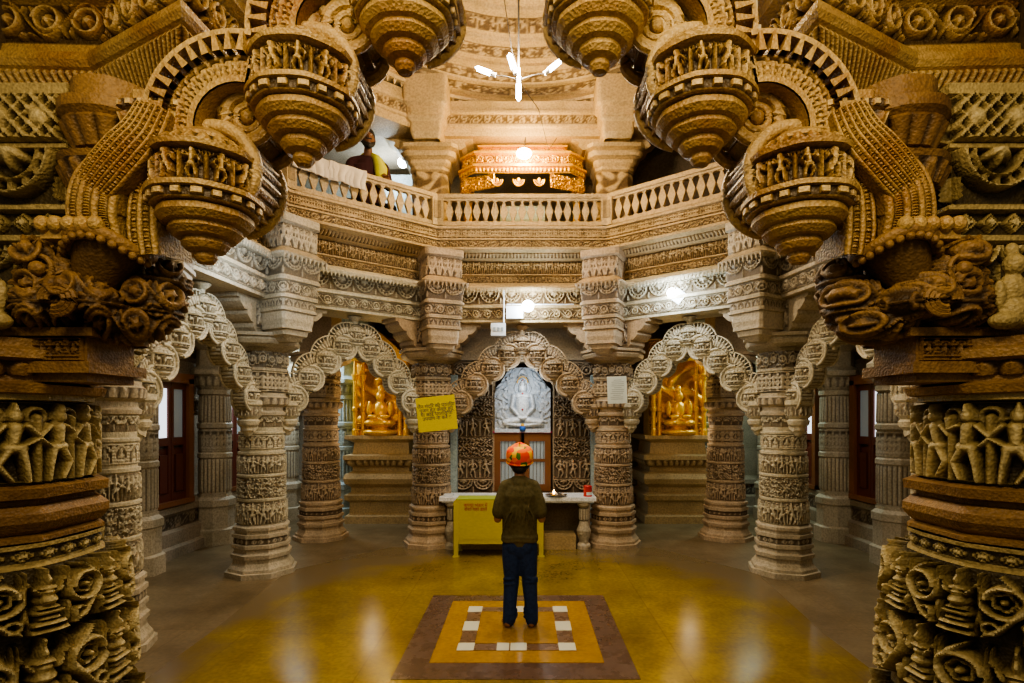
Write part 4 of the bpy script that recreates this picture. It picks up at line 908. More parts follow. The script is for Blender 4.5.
# whitewashed pilasters standing against the back wall
def pilaster(label, x, y, mt, rz=0):
    t = thing('wall_pilaster', label, 'pilaster', (x, y, 0), rz, 'pilasters along the outer walls')
    mb = MB(); lathe(mb, [(.30, 0), (.30, .2), (.26, .22), (.26, .5), (.28, .52), (.28, .6), (.23, .64), (.23, .68)], nth=64, dv=.02, oct_=.9); mb.build('base', M[mt], t)
    mb = MB(); lathe(mb, [(.22, .68), (.22, .7, (p_ribs, 24, .012)), (.22, 1.15), (.24, 1.17), (.24, 1.22), (.22, 1.24, (p_niche, 14, .014)), (.22, 1.55), (.245, 1.57), (.245, 1.62), (.22, 1.64, (p_ribs, 24, .012)), (.21, 2.0), (.24, 2.02), (.24, 2.08)], nth=96, dv=.02, oct_=.6); mb.build('shaft', M[mt], t)
    mb = MB(); lathe(mb, [(.22, 2.08), (.25, 2.12, (p_petal, 16, .02)), (.28, 2.25), (.33, 2.28), (.33, 2.34), (.25, 2.4), (.25, 2.6), (.4, 2.7), (.4, 2.78), (.5, 2.85), (.5, 3.3)], nth=64, dv=.02, oct_=.9); mb.build('capital', M[mt], t)
    return t
p0 = pilaster('whitewashed pilaster lit blue, left of the left gilded niche', -3.08, 9.5, 'bluest')
dup(p0, (3.22, 9.5, 0), 0, 'whitewashed pilaster lit blue-green, right of the right niche')
p1 = pilaster('grey ribbed pilaster on the left wall, near side of the wooden window', -4.22, 6.1, 'grey'); p1.scale = (.85, .85, 1)
dup(p1, (-4.22, 7.65, 0), 0, 'grey ribbed pilaster on the left wall, far side of the wooden window')
dup(p1, (4.34, 6.53, 0), 0, 'grey ribbed pilaster on the right wall, near side of the wooden window')
dup(p1, (4.34, 7.8, 0), 0, 'grey ribbed pilaster on the right wall, far side of the wooden window')
dup(p1, (-4.02, 9.45, 0), 0, 'grey ribbed pilaster at the far end of the left wall')
dup(p1, (4.16, 9.45, 0), 0, 'grey ribbed pilaster at the far end of the right wall')

# wooden windows and doors in the side walls
def side_door(name, x, y, s, wid=.62, z0=.68, z1=2.15):
    o = bpy.data.objects.new(name, None); COL.objects.link(o); o['kind'] = 'structure'; o.location = (x, y, 0)
    mb = MB(); t_ = .08
    for yy in (-wid/2-.04, wid/2+.04): mb.box((0, yy, (z0+z1)/2), (.14, .10, z1-z0+.1))
    mb.box((0, 0, z1+.05), (.14, wid+.18, .12)); mb.box((0, 0, z0-.03), (.16, wid+.18, .06)); mb.build('door_frame', M['wood'], o)
    for q in (-1, 1):
        mb = MB(); yc = q*wid/4; w = wid/2-.01
        for (a, b, c, d) in [(-w/2, -w/2+.05, z0, z1), (w/2-.05, w/2, z0, z1), (-w/2+.05, w/2-.05, z0, z0+.10), (-w/2+.05, w/2-.05, z1-.09, z1), (-w/2+.05, w/2-.05, 1.36, 1.46)]: mb.box((0, yc+(a+b)/2, (c+d)/2), (.05, b-a, d-c))
        mb.box((.01*s, yc, (z0+1.36)/2), (.02, w-.06, 1.3-z0)); mb.box((-.02*s, yc, (z0+1.36)/2), (.03, w-.16, 1.2-z0-.06))
        lf = mb.build('door_leaf', M['redwood'], o)
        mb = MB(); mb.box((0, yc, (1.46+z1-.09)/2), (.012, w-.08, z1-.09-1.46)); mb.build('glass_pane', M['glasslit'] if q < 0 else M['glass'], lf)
    return o
side_door('door_1', -4.36, 6.88, -1); side_door('door_2', 4.46, 7.16, 1); side_door('door_3', -4.36, 8.4, -1); side_door('door_4', 4.46, 8.85, 1)

# ================================================================== FURNITURE OF THE SHRINE
t = thing('marble_table', 'white-topped marble offering table before the shrine', 'table', (-.08, 7.42, 0))
mb = MB(); mb.box((0, 0, .655), (2.02, .46, .05)); mb.box((0, 0, .62), (1.96, .42, .025)); mb.build('tabletop', M['marble'], t)
for s in (-1, 1):
    mb = MB(); lathe(mb, [(.09, 0), (.09, .05), (.06, .09), (.08, .16), (.095, .24), (.07, .30), (.055, .36, (p_dentil, 10, .01)), (.055, .54), (.085, .57), (.085, .62)], (s*.86, -.12), 40, .012); 
    for k in range(5): mb.ball((s*.86+.05*math.cos(k*1.3), -.18+.02*k % .05, .05+.05*k), .035, 8)
    mb.build('leg', M['grey'], t)
mb = MB(); mb.box((0, .17, .31), (1.7, .04, .6)); mb.build('dark_back_panel', M['dim'], t)
mb = MB(); mb.box((0, -.02, .09), (1.5, .36, .18)); mb.build('stone_step', M['tan'], t)
t = thing('donation_box', 'bright yellow metal offering box on four legs, red lettering on its front', 'box', (-.31, 6.98, 0))
mb = MB(); w, hh = 1.10, .5; k = 10
pts = [(-w/2, .16), (w/2, .16), (w/2, .66)]+[(w/2-.04+.04*math.cos(a), .66+.04*math.sin(a)) for a in np.linspace(0, PI/2, 6)[1:]]+[(-w/2+.04-.04*math.sin(a), .66+.04*math.cos(a)) for a in np.linspace(0, PI/2, 6)]
mb.prism(pts, -.14, .20); mb.build('body', M['yellowpaint'], t)
mb = MB(); mb.box((0, .03, .702), (w-.06, .34, .012)); o = mb.build('lid', M['limepaint'], t); o['label'] = 'lime green lid'
for sx in (-1, 1):
    for y in (-.135, .19):
        mb = MB(); mb.box((sx*(w/2-.03), y, .33), (.055, .03, .66)); mb.box((sx*(w/2-.03), y, .008), (.08, .06, .016)); mb.build('leg', M['yellowpaint'], t)
mb = MB(); mb.box((0, -.142, .45), (w-.16, .008, .46)); mb.box((0, -.148, .56), (.16, .006, .012)); mb.build('front_panel', M['yellowpaint'], t)

def text(s, name, size, mat, parent, loc, rot, ext=.001, spacing=1.):
    cu = bpy.data.curves.new(name, 'FONT'); cu.body = s; cu.size = size; cu.align_x = 'CENTER'; cu.align_y = 'CENTER'; cu.extrude = ext; cu.space_line = spacing
    tmp = bpy.data.objects.new(name+'_tmp', cu); COL.objects.link(tmp); dg = bpy.context.evaluated_depsgraph_get()
    me = bpy.data.meshes.new_from_object(tmp.evaluated_get(dg)); bpy.data.objects.remove(tmp)
    o = bpy.data.objects.new(name, me); COL.objects.link(o); me.materials.clear(); me.materials.append(mat); o.parent = parent; o.location = loc; o.rotation_euler = rot
    return o
text('कृपया भंडार में\nराशि यहां डालें', 'lettering', .055, M['redink'], t, (-.28, -.15, .61), (PI/2, 0, 0), spacing=.9)

t = thing('notice_board', 'yellow notice tied to the column left of the shrine, four lines of dark Hindi', 'sign', (-1.07, 6.86, 1.755), 0)
t.rotation_euler = (0, math.radians(-6), math.radians(3))
mb = MB(); mb.box((0, 0, 0), (.475, .008, .42)); mb.build('sheet', M['signy'], t)
text('जैन मंदिर की प्रतिमा\nपूजन हेतु केवल की\nया कोई प्रतिलिपि\nउपयोग ना करें !!', 'lettering', .060, M['ink'], t, (0, -.006, .02), (PI/2, 0, 0), spacing=.85)
t = thing('paper_notice', 'small white typed notice on the column right of the shrine', 'sign', (1.13, 6.80, 2.04), 0)
t.rotation_euler = (0, math.radians(-2), math.radians(-4))
mb = MB(); mb.box((0, 0, 0), (.235, .006, .33)); mb.build('sheet', M['paper'], t)
mb = MB()
for k in range(11):
    w = .15 if k % 4 else .09; mb.box((.01 if k < 7 else -.005, -.004, .12-.023*k), (w, .001, .006))
mb.build('typed_lines', M['greyink'], t)
# things on the table
t = thing('offering_plate', 'steel plate of offerings with a small burning lamp on the marble table', 'plate', (.42, 7.30, .68))
mb = MB(); lathe(mb, [(.002, 0), (.10, 0), (.14, .02), (.145, .025), (.10, .012), (.002, .01)], nth=40); mb.build('plate', M['steel'], t)
mb = MB(); lathe(mb, [(.002, .01), (.03, .012), (.035, .03), (.03, .032), (.002, .02)], (-.03, 0), 20); mb.build('oil_lamp', M['gold'], t)
mb = MB(); lathe(mb, [(.002, .03), (.012, .04), (.014, .055), (.006, .075), (.001, .09)], (-.03, 0), 12); mb.build('flame', M['flame'], t)
mb = MB(); 
for k in range(9): mb.ball((.06*math.cos(k*2.1)+.03, .05*math.sin(k*2.1), .03), .018, 8)
mb.build('offerings', M['cloth'], t)
t = thing('red_tin', 'small red tin with a white label on the right end of the marble table', 'tin', (.83, 7.30, .68))
mb = MB(); lathe(mb, [(.002, 0), (.055, 0), (.058, .01), (.055, .02), (.055, .12), (.058, .13), (.05, .14), (.002, .14)], nth=28); mb.build('can', M['red'], t)
mb = MB(); lathe(mb, [(.0565, .02), (.0565, .06)], nth=14, arc=1.6, th0=-PI/2-.4); mb.build('paper_label', M['paper'], t)
t = thing('white_cloth_pad', 'folded white cloth on the left end of the marble table', 'cloth', (-.98, 7.30, .68)); mb = MB(); mb.box((0, 0, .015), (.12, .12, .03)); mb.build('cloth_fold', M['white'], t)

# ================================================================== LAMPS
t = thing('ceiling_lamp', 'white four-armed tube lamp hanging on a rod from the dome', 'lamp', (-.05, 5.2, 4.84))
mb = MB(); mb.tube([(0, 0, .05), (0, 0, 2.75)], .009, 8); mb.build('rod', M['cable'], t)
mb = MB(); mb.ball((0, 0, 0), .035); mb.tube([(0, 0, .02), (0, 0, .10)], .018, 8); mb.build('hub', M['steel'], t)
def bulb(p, d):
    p, d = Vector(p), Vector(d).normalized(); b = thing_child('bulb', t, p)
def lamp_bulb(p, d):
    p, d = Vector(p), Vector(d).normalized(); side = d.cross(Vector((0, 1, 0))).normalized()*.013
    mb = MB(); mb.tube([p-side, p-side+d*.13, p+d*.145, p+side+d*.13, p+side], .012, 8); o = mb.build('tube_bulb', M['tube'], t)
    mb = MB(); mb.tube([p-d*.05, p], .02, 10); mb.build('bulb_base', M['white'], o)
    mb = MB(); q = p-d*.05; mb.tube([(0, 0, 0), (q.x*.6, q.y*.6, q.z*.6+.01), tuple(q)], .005, 6); mb.build('lamp_arm', M['cable'], t)
lamp_bulb((-.26, 0, .06), (-.9, 0, .35)); lamp_bulb((-.045, -.05, .07), (-.3, 0, 1)); lamp_bulb((.28, 0, .09), (.75, 0, .6)); lamp_bulb((.0, -.03, -.06), (0, 0, -1))
t = thing('hanging_cable', 'thin dark cable hanging slack beside the lamp rod', 'cable', (0, 0, 0))
mb = MB(); P = [(-.10, 5.22, 7.5), (-.12, 5.22, 6.2), (-.2, 5.22, 5.7), (-.11, 5.2, 5.1), (-.06, 5.2, 4.93)]; mb.tube(P, .006, 6); mb.tube([(-.03, 5.2, 4.8), (.15, 5.8, 4.9), (.30, 6.8, 4.95), (.42, 7.2, 5.3)], .004, 6); mb.build('wire', M['cable'], t)

t = thing('flood_light', 'glaring white floodlight box on the beam above the central arch', 'light', (-.12, 7.22, 3.06))
mb = MB(); mb.box((0, 0, 0), (.22, .05, .16)); mb.build('housing', M['white'], t)
mb = MB(); mb.ball((.17, -.07, .07), (.075, .05, .075), 16); mb.build('lamp', M['bulbw'], t)
mb = MB(); mb.tube([(.10, 0, .04), (.17, -.03, .07)], .02, 8); mb.build('bulb_holder', M['white'], t)
t = thing('flood_light', 'white floodlight on the back right beam, tilted down', 'light', (1.83, 6.72, 3.18), -.66)
mb = MB(); mb.box((.04, 0, 0), (.15, .07, .15), rz=.0); o = mb.build('housing', M['white'], t); o.rotation_euler = (0, .7, 0)
mb = MB(); mb.ball((-.04, -.06, .02), (.055, .03, .055), 16); mb.build('lamp', M['bulbw'], t)
t = thing('gallery_bulb', 'bright white bulb glowing in the gallery room behind the cloth', 'lamp', (-1.70, 7.85, 5.28))
mb = MB(); mb.ball((0, 0, 0), .07, 16); mb.build('glass_bulb', M['bulbw'], t); mb = MB(); mb.tube([(0, 0, .05), (0, 0, .80)], .008, 6); mb.build('cord', M['cable'], t)
t = thing('junction_box', 'white electrical box beside the crest of the central arch', 'electrical box', (-.33, 7.22, 2.84))
mb = MB(); mb.box((0, 0, 0), (.19, .06, .16)); mb.build('box_cover', M['white'], t); mb = MB()
for k in range(3): mb.box((-.05+.05*k, -.034, .0), (.03, .01, .05))
mb.build('switch', M['greyink'], t)
t = thing('conduit', 'thin white conduit pipe running down the beam above the central arch', 'conduit', (-.26, 7.20, 2.9))
mb = MB(); mb.tube([(0, 0, 0), (0, 0, .50)], .010, 8); mb.tube([(0, 0, .50), (.9, 0, .50)], .008, 8); mb.tube([(0.04, 0, .26), (.9, .0, .26)], .008, 8); mb.build('pipe', M['white'], t)

# gilded canopy in the gallery
t = thing('gilded_canopy', 'gilded carved canopy lit by a warm lamp in the gallery centre', 'canopy', (-.02, 7.62, 3.84))
mb = MB(); 
path = [(-.80, .3), (-.80, -.12), (-.62, -.3), (.62, -.3), (.80, -.12), (.80, .3)]
sweep(mb, path, [(.02, 1.05), (.03, 1.06, (p_petald, .05, .02)), (.03, 1.12), (.06, 1.13), (.06, 1.16), (.0, 1.18, (p_scroll, .12, .02)), (0, 1.30), (.03, 1.31), (.03, 1.34), (-.06, 1.36), (-.14, 1.42, (p_ribs, .04, .01)), (-.22, 1.50), (-.22, 1.54), (-.3, 1.55)], side=1, du=.012, dv=.012)
mb.build('carved_roof', M['gold'], t)
slab('roof_board', [(-.6, -.15), (.6, -.15), (.6, .3), (-.6, .3)], 1.48, 1.5, M['gold'], t, kind='thing')
mb = MB()
sweep(mb, [(-.82, .3), (-.82, -.14), (-.36, -.33), (-.36, -.33)][:3], [(0, .86, (p_filigree, .12, .02)), (0, 1.05)], du=.012, dv=.012); mb.build('carved_valance', M['gold'], t); mb = MB(); sweep(mb, [(.36, -.33), (.82, -.14), (.82, .3)], [(0, .86, (p_filigree, .12, .02)), (0, 1.05)], du=.012, dv=.012)
mb.build('carved_valance', M['gold'], t)
for x in (-.33, -.05, .22):
    mb = MB(); 
    for (R, r) in ((.07, .012), (.045, .008)): mb.tube([(x+.0+R*math.cos(a), -.34, .96+R*1.15*math.sin(a)) for a in np.linspace(PI, 2*PI, 14)], r, 6)
    mb.ball((x, -.34, .95), (.025, .01, .035), 10); mb.build('medallion', M['gold'], t)
for sx in (-1, 1):
    for y in (-.12, .28):
        mb = MB(); lathe(mb, [(.06, 0), (.06, .15), (.035, .2), (.035, .5), (.05, .52), (.05, .56), (.03, .6), (.03, .86), (.06, .95), (.06, 1.06)], (sx*.74, y), 20); mb.build('post', M['gold'], t)
mb = MB(); mb.box((0, .25, .40), (.62, .2, .8)); mb.build('altar_block', M['bluest'], t)
o = thing('canopy_lamp', 'glaring warm bulb in front of the gilded canopy', 'lamp', (0.0, 7.20, 5.10))
mb = MB(); mb.ball((0, 0, 0), (.10, .06, .07), 16); mb.build('glass_bulb', M['bulby'], o); mb = MB(); mb.tube([(0, 0, .05), (.02, .15, .28)], .007, 6); mb.build('cord', M['cable'], o)
# bright gallery room
mb = MB(); mb.box((0, 0, 0), (2.6, .08, 1.25)); o = mb.build('wall_gallery_room', M['bluest'], kind='structure', loc=(-2.5, 8.5, 4.75)); 
mb = MB(); mb.box((0, 0, 0), (3.0, 1.4, .06)); mb.build('ceiling_gallery_room', M['wallst'], kind='structure', loc=(-2.7, 7.9, 5.55))
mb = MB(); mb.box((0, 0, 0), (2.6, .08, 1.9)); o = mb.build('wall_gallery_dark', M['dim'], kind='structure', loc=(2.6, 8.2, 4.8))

# cloth over the balustrade
ps, w, (A, B) = along(2, .36, .1, 4.1); A, B = np.array(A), np.array(B); d = (B-A)/np.hypot(*(B-A)); nn = np.array([d[1], -d[0]])
t = thing('draped_cloth', 'cream cloth hung over the balcony rail below the bearded man', 'cloth', (0, 0, 0))
def cloth(s0, s1, drop, back, seed):
    nu, nv = 60, 44; U = np.linspace(0, 1, nu)[None]; V = np.linspace(-back, drop, nv)[:, None]
    r = np.random.RandomState(seed); ph = r.rand(4)*6
    s = s0+(s1-s0)*U+.012*np.sin(V*25+ph[0]); z = 4.567-np.maximum(0, np.abs(V)-.05)*(1+.06*np.sin(U*5+ph[1])); 
    fold = .014*np.sin(U*22+ph[2]+V*3)*np.clip((np.abs(V)-.05)*8, 0, 1)+.01*np.sin(U*9+ph[3])
    o = np.clip(V, -.055, .055)*1.15+np.sign(V)*np.abs(fold)+.012*np.sign(V); z = z+.004*np.sin(U*13+V*9)
    P = A[None, None]+d[None, None]*s[..., None]+nn[None, None]*o[..., None]
    mb = MB(); mb.grid(np.concatenate([P, z[..., None]], -1)); ob = mb.build('cloth_fold', M['cloth'], t); md = ob.modifiers.new('s', 'SOLIDIFY'); md.thickness = .006
cloth(.02, .50, .24, .2, 1); cloth(.42, .86, .27, .15, 4)

# ================================================================== PEOPLE
def limb(mb, pts, rad, n=14, flat=1.):
    P = [Vector(p) for p in pts]; Q = []; R = []
    for i in range(len(P)-1):
        for j in range(6): Q.append(P[i].lerp(P[i+1], j/6)); R.append(rad[i]+(rad[i+1]-rad[i])*j/6)
    Q.append(P[-1]); R.append(rad[-1]); mb.tube(Q, R, n, flat=flat)
    for p, r in zip(P, rad): mb.ball(p, r*.985, 14)
def hand(mb, w, fwd, up, k=1., curl=.5):
    """palm at wrist w pointing along fwd, back of the hand towards up"""
    w, f, u = Vector(w), Vector(fwd).normalized(), Vector(up).normalized(); s = f.cross(u).normalized()
    limb(mb, [w, w+f*.03*k, w+f*.065*k], [.022*k, .027*k, .028*k])
    for i, (o, L) in enumerate(((-.027, .055), (-.009, .065), (.009, .06), (.026, .045))):
        a = w+f*.065*k+s*o*k; b = a+(f*math.cos(curl*.5)-u*math.sin(curl*.5))*L*.5*k; c = b+(f*math.cos(curl*1.4)-u*math.sin(curl*1.4))*L*.5*k
        limb(mb, [a-f*.02*k, a, b, c], [.010*k, .0095*k, .0085*k, .007*k], 8)
    a = w+f*.02*k-s*.025*k; b = a+(f*.7-s*.7)*.03*k; c = b+(f*.95-s*.2)*.03*k; limb(mb, [a, b, c], [.012*k, .010*k, .008*k], 8)

# the boy, seen from behind, facing the shrine
t = thing('person', 'boy from behind in orange flowered cap, olive T-shirt and dark blue jeans', 'person', (-.035, 4.53, .0165), 0)
mb = MB()   # body: local y+ is where he faces
limb(mb, [(0, 0, .72), (0, .0, .80), (0, -.005, .95), (0, -.01, 1.10)], [.075, .08, .085, .085], flat=1.2)
limb(mb, [(0, -.01, 1.10), (0, .0, 1.20), (0, .012, 1.26)], [.07, .045, .042])
mb.ball((0, .03, 1.325), (.078, .09, .105), 24); mb.ball((0, .055, 1.275), (.052, .06, .05), 18)
mb.ball((0, .118, 1.315), (.012, .016, .02), 10); mb.ball((0, .108, 1.285), (.024, .012, .008), 10)
for s in (-1, 1):
    mb.ball((s*.078, .02, 1.315), (.012, .018, .028), 12)
    limb(mb, [(s*.12, -.01, 1.12), (s*.165, -.035, .98), (s*.178, -.02, .87)], [.038, .034, .032]); limb(mb, [(s*.178, -.02, .87), (s*.13, .13, .93), (s*.06, .19, .97)], [.031, .027, .02])
    hand(mb, (s*.06, .19, .97), (-s*.5, .35, .8), (s*.3, .9, -.1), .85, .5)
    limb(mb, [(s*.055, 0, .70), (s*.070, .015, .40), (s*.090, -.01, .06)], [.06, .042, .036])
    fx_ = s*.095; mb.ball((fx_, -.02, .035), (.033, .04, .035), 14); limb(mb, [(fx_, -.01, .035), (fx_+s*.012, .08, .028), (fx_+s*.02, .13, .018)], [.032, .03, .018], flat=1.2)
    for q in range(5): limb(mb, [(fx_+s*(-.012+.014*q), .13-.006*q, .015), (fx_+s*(-.010+.015*q), .16-.012*q, .012)], [.011, .009 if q else .011], 8)
remesh(mb, 'body', M['skin'], t, .0055, 3)
mb = MB()   # T-shirt
limb(mb, [(0, 0, .70), (0, 0, .80), (0, -.005, .95), (0, -.012, 1.07), (0, -.015, 1.14)], [.112, .110, .112, .115, .085], 26, flat=1.28)
limb(mb, [(-.11, -.012, 1.135), (0, -.01, 1.165), (.11, -.012, 1.135)], [.052, .055, .052]); mb.tube([(-.0, -.008, 1.18), (0, -.003, 1.215)], [.068, .054], 20)
for s in (-1, 1):
    limb(mb, [(s*.115, -.012, 1.125), (s*.158, -.03, 1.0), (s*.168, -.034, .93)], [.052, .052, .056])
for k in range(7): mb.tube([(-.13+.04*k, -.10+.004*(k % 3), .80+.02*(k % 2)), (-.10+.035*k, -.125, .9), (-.05+.02*k, -.118, .99)], .009, 6)
for z in (.705, .73): mb.tube([(.138*math.cos(a), .112*math.sin(a), z+.008*math.sin(a*3)) for a in np.linspace(0, 2*PI, 30, endpoint=False)], .014, 8, closed=True)
remesh(mb, 'tshirt', M['shirt'], t, .007, 5)
mb = MB()   # jeans
limb(mb, [(0, 0, .71), (0, 0, .64)], [.098, .102], 22, flat=1.22)
for s in (-1, 1):
    kx = .065 if s < 0 else .078
    limb(mb, [(s*.058, .0, .66), (s*.062, .01, .55), (s*kx, .02, .38), (s*(kx+.012), -.005, .22), (s*(kx+.02), -.01, .055)], [.086, .082, .064, .056, .053])
    for z in (.36, .39, .07, .10, .14): mb.tube([(s*(kx+.01)+.052*math.cos(a), .005+.054*math.sin(a), z+.01*math.sin(a+s+z*40)) for a in np.linspace(0, 2*PI, 22, endpoint=False)], .010, 6, closed=True)
    mb.ball((s*.05, -.055, .66), (.06, .05, .07), 16)
remesh(mb, 'jeans', M['jean'], t, .007, 4)
mb = MB(); mb.ball((0, .022, 1.335), (.086, .094, .10), 24); mb.ball((0, -.03, 1.275), (.06, .045, .04), 16)
remesh(mb, 'hair', M['hair'], t, .007, 2)
for s in (-1, 1):
    mb = MB(); mb.ball((s*.03, .108, 1.33), (.012, .008, .007), 8); mb.build('eye', M['eye'], t)
# cap with coloured flowers
m_, nt, b = new_mat('flowered_cap_cloth'); vo = nt.nodes.new('ShaderNodeTexVoronoi'); vo.inputs['Scale'].default_value = 20; tc = nt.nodes.new('ShaderNodeTexCoord'); nt.links.new(tc.outputs['Object'], vo.inputs['Vector'])
cr = nt.nodes.new('ShaderNodeValToRGB'); cr.color_ramp.interpolation = 'CONSTANT'; E = cr.color_ramp.elements; E[0].color = (.85, .16, .01, 1); E[1].position = .38; E[1].color = (.9, .38, .01, 1)
e = E.new(.62); e.color = (.80, .06, .01, 1); e = E.new(.74); e.color = (.06, .17, .02, 1); e = E.new(.82); e.color = (.88, .5, .02, 1)
sx_ = nt.nodes.new('ShaderNodeSeparateColor'); nt.links.new(vo.outputs['Color'], sx_.inputs[0]); nt.links.new(sx_.outputs[0], cr.inputs[0]); nt.links.new(cr.outputs[0], b.inputs['Base Color']); b.inputs['Roughness'].default_value = .8
mb = MB(); rows = []
for (f, z) in ((1.0, 0), (1.03, .03), (1.05, .06), (1.0, .09), (.85, .115), (.6, .13), (.3, .138), (.02, .14)):
    rows.append([(.102*f*math.cos(a)*(1+.02*math.sin(a*9)), .02+.110*f*math.sin(a)*(1+.02*math.sin(a*7)), 1.325+z+.02*math.sin(a)*(1-f*.2)) for a in np.linspace(0, 2*PI, 48, endpoint=False)])
mb.grid(np.array(rows), True); o = mb.build('cap', m_, t); o['label'] = 'orange and yellow cap with green flower print'
md = o.modifiers.new('s', 'SOLIDIFY'); md.thickness = .004; md.offset = 1
mb = MB(); mb.tube([(.103*math.cos(a), .02+.111*math.sin(a), 1.327+.02*math.sin(a)) for a in np.linspace(0, 2*PI, 40, endpoint=False)], .008, 8, closed=True); mb.build('cap_band', m_, o)
for (x, z) in ((.025, 1.375), (-.055, 1.37)):
    mb = MB()
    for k in range(6): mb.ball((x+.014*math.cos(k*1.05), -.088+abs(x)*.25, z+.012*math.sin(k*1.05)), (.012, .004, .011), 8)
    mb.build('flower_print', plain('leaf_green_print', (.05, .16, .02), .8), o)

# bearded man at the balcony
t = thing('person', 'bearded man in maroon with a lime scarf, sitting behind the balcony rail', 'person', (-1.93, 6.93, 3.88), .35)
mb = MB()   # local y- is where he faces (down into the hall)
limb(mb, [(0, .08, .42), (0, .06, .70), (0, .04, .92)], [.13, .13, .14], flat=1.25); limb(mb, [(0, .04, .95), (0, .01, 1.08), (0, -.01, 1.14)], [.09, .055, .05])
mb.ball((0, -.03, 1.255), (.078, .095, .115), 22); mb.ball((0, -.07, 1.19), (.055, .06, .05), 16); mb.ball((0, -.128, 1.25), (.014, .02, .026), 10); mb.ball((0, -.115, 1.21), (.025, .01, .009), 8)
for s in (-1, 1):
    mb.ball((s*.08, -.02, 1.25), (.012, .02, .032), 10)
    limb(mb, [(s*.19, .04, .95), (s*.25, -.0, .72), (s*.20, -.2, .74)], [.055, .045, .038]); hand(mb, (s*.20, -.2, .74), (-s*.5, -.85, .0), (0, 0, 1), 1., .4)
    limb(mb, [(s*.10, .08, .42), (s*.27, -.04, .42), (-s*.02, -.12, .39)], [.085, .06, .04]); mb.ball((-s*.08, -.13, .38), (.09, .04, .03), 12)
remesh(mb, 'body', M['skin2'], t, .008, 2)
mb = MB(); limb(mb, [(0, .08, .40), (0, .06, .70), (0, .04, .93)], [.155, .15, .15], 22, flat=1.3); limb(mb, [(-.17, .04, .97), (0, .04, 1.02), (.17, .04, .97)], [.07, .08, .07])
for s in (-1, 1): limb(mb, [(s*.19, .04, .95), (s*.25, -.0, .72), (s*.21, -.14, .735)], [.072, .062, .055])
remesh(mb, 'shirt', M['maroon'], t, .01, 3)
mb = MB()
for s in (-1, 1): limb(mb, [(s*.10, .08, .42), (s*.27, -.04, .42), (s*.02, -.11, .39)], [.105, .08, .055])
remesh(mb, 'trousers', M['hair'], t, .012, 2)
mb = MB(); mb.ball((0, -.015, 1.29), (.086, .10, .105), 20)
limb(mb, [(-.07, -.05, 1.21), (-.04, -.10, 1.16), (0, -.115, 1.14), (.04, -.10, 1.16), (.07, -.05, 1.21)], [.018, .03, .036, .03, .018]); limb(mb, [(-.03, -.122, 1.225), (.03, -.122, 1.225)], [.008, .008])
o = mb.build('hair_and_beard', M['hair'], t)
mb2 = MB(); mb2.ball((0, -.055, 1.265), (.068, .075, .062), 20); mb2.ball((0, -.128, 1.25), (.014, .02, .026), 10); mb2.build('face', M['skin2'], t)
for s in (-1, 1):
    mb = MB(); mb.ball((s*.028, -.122, 1.275), (.013, .008, .007), 8); mb.build('eye', M['eye'], t); 
mb = MB()
limb(mb, [(.14, -.11, .70), (.13, -.12, .85), (.10, -.08, 1.0), (.05, .02, 1.08), (-.05, .06, 1.08)], [.06, .065, .055, .04, .035], 16, flat=.9); limb(mb, [(.15, -.10, .72), (.17, -.06, .9), (.14, -.02, 1.02)], [.05, .06, .04])
remesh(mb, 'scarf', M['lime'], t, .01, 3)
o = thing('stool', 'low wooden stool under the bearded man', 'stool', (-1.94, 7.01, 3.84))
mb = MB(); mb.box((0, 0, .29), (.42, .32, .04)); mb.build('seat', M['wood'], o)
for sx in (-1, 1):
    for sy in (-1, 1): mb = MB(); mb.box((sx*.17, sy*.12, .135), (.04, .04, .27)); mb.build('leg', M['wood'], o)

# ================================================================== LIGHT
def light(kind, name, loc, power, col, size=.1, rot=None, spot=None, sy=None):
    l = bpy.data.lights.new(name, kind); l.energy = power; l.color = col
    if kind == 'POINT': l.shadow_soft_size = size
    if kind == 'AREA': l.size = size; l.shape = 'RECTANGLE' if sy else 'SQUARE'; l.size_y = sy or size
    if kind == 'SPOT': l.spot_size = spot; l.spot_blend = .6; l.shadow_soft_size = size
    o = bpy.data.objects.new(name, l); COL.objects.link(o); o.location = loc
    if rot is not None: o.rotation_euler = (Vector(rot)-Vector(loc)).to_track_quat('-Z', 'Y').to_euler()
    return o
WARM, WHITE, COOL, GOLD = (1, .78, .50), (1, .93, .82), (.80, .92, 1), (1, .68, .26)
light('POINT', 'lamp_dome', (-.05, 5.15, 4.95), 215, (1, .80, .54), .15)
light('POINT', 'lamp_beam', (.06, 7.02, 3.12), 22, COOL, .06)
light('POINT', 'lamp_beam_right', (1.70, 6.50, 3.14), 16, COOL, .06)
light('POINT', 'lamp_beam_left', (-2.35, 5.0, 3.0), 12, COOL, .06)
light('POINT', 'lamp_canopy', (0.0, 7.05, 5.02), 42, (1, .62, .14), .08)
light('POINT', 'fill_canopy_top', (0.0, 7.0, 5.3), 18, GOLD, .08)  # extra gold light added to brighten the canopy, no bulb of its own
light('POINT', 'lamp_gallery', (-2.0, 8.1, 5.2), 22, (.8, .93, 1), .08)
light('AREA', 'lamp_passage_left', (-3.5, 8.8, 2.9), 30, (.75, .92, 1), .3, (-3.2, 9.3, 0))
light('AREA', 'lamp_passage_right', (3.6, 8.8, 2.9), 26, (.75, 1, .92), .3, (3.2, 9.3, 0))
light('POINT', 'lamp_niche_left', (-2.05, 8.3, 2.3), 8, GOLD, .06)
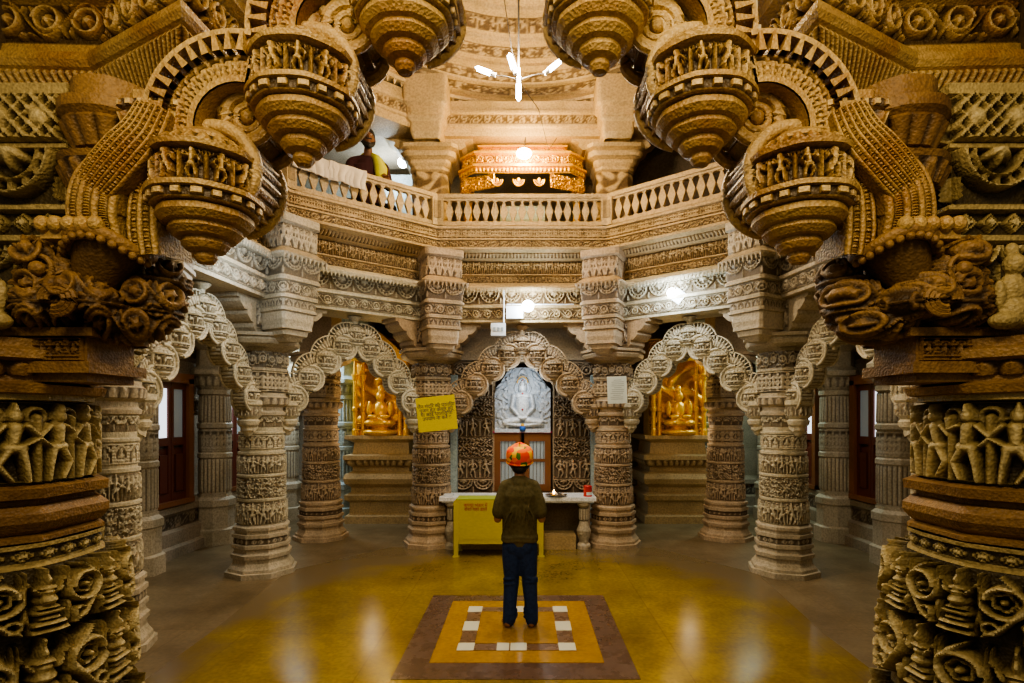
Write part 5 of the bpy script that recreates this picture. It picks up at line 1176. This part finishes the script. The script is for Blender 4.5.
light('POINT', 'fill_plinth_left', (-2.2, 8.1, 1.5), 5, WARM, .1); light('POINT', 'fill_plinth_right', (2.4, 8.1, 1.5), 4, WARM, .1)  # unseen low fills added to lighten the niche plinths
light('POINT', 'lamp_niche_right', (2.2, 8.3, 2.4), 6, GOLD, .06)
light('POINT', 'fill_idol', (0, 7.5, 2.15), 7, COOL, .05)  # unseen fill light added to brighten the idol
light('AREA', 'lamp_front_left', (-1.1, .4, 3.3), 15, (1, .76, .42), .5, (-1.9, 2.2, 2.7))
light('AREA', 'lamp_front_right', (1.0, .4, 3.3), 16, (1, .76, .42), .5, (1.8, 2.2, 2.7))
light('AREA', 'lamp_front_top', (-.05, .6, 3.9), 34, (1, .78, .46), .8, (-.05, 2.6, 3.0))
light('AREA', 'fill_side_left', (-3.6, 6.0, 3.1), 12, (1, .88, .68), .5, (-3.4, 6.0, 0))  # unseen fill added to lift the dark left passage
light('AREA', 'fill_side_right', (3.7, 6.2, 3.1), 12, (1, .88, .68), .5, (3.5, 6.2, 0))  # matching unseen fill added for the right passage
light('AREA', 'fill_floor', (-.05, 4.4, 3.6), 40, (1, .86, .62), 1.6, (-.05, 4.6, 0))  # broad unseen fill added above the hall floor
w = bpy.data.worlds.new('World'); bpy.context.scene.world = w; w.use_nodes = True
bg = w.node_tree.nodes['Background']; bg.inputs[0].default_value = (1, .84, .62, 1); bg.inputs[1].default_value = .17

cam = bpy.data.cameras.new('Camera'); cam.sensor_width = 36; cam.lens = 560/1024*36; cam.clip_start = .05
cam.shift_x = (512-524)/1024; cam.shift_y = (418-341.5)/1024
co = bpy.data.objects.new('Camera', cam); COL.objects.link(co); co.location = (0, 0, 1.7); co.rotation_euler = (PI/2, 0, 0)
sc = bpy.context.scene; sc.camera = co
sc.view_settings.view_transform = 'AgX'; sc.view_settings.look = 'AgX - Medium High Contrast'; sc.view_settings.exposure = .25
sc.cycles.use_denoising = True; sc.cycles.max_bounces = 5; sc.cycles.diffuse_bounces = 3; sc.cycles.glossy_bounces = 3
sc.cycles.use_adaptive_sampling = True; sc.cycles.sample_clamp_indirect = 4
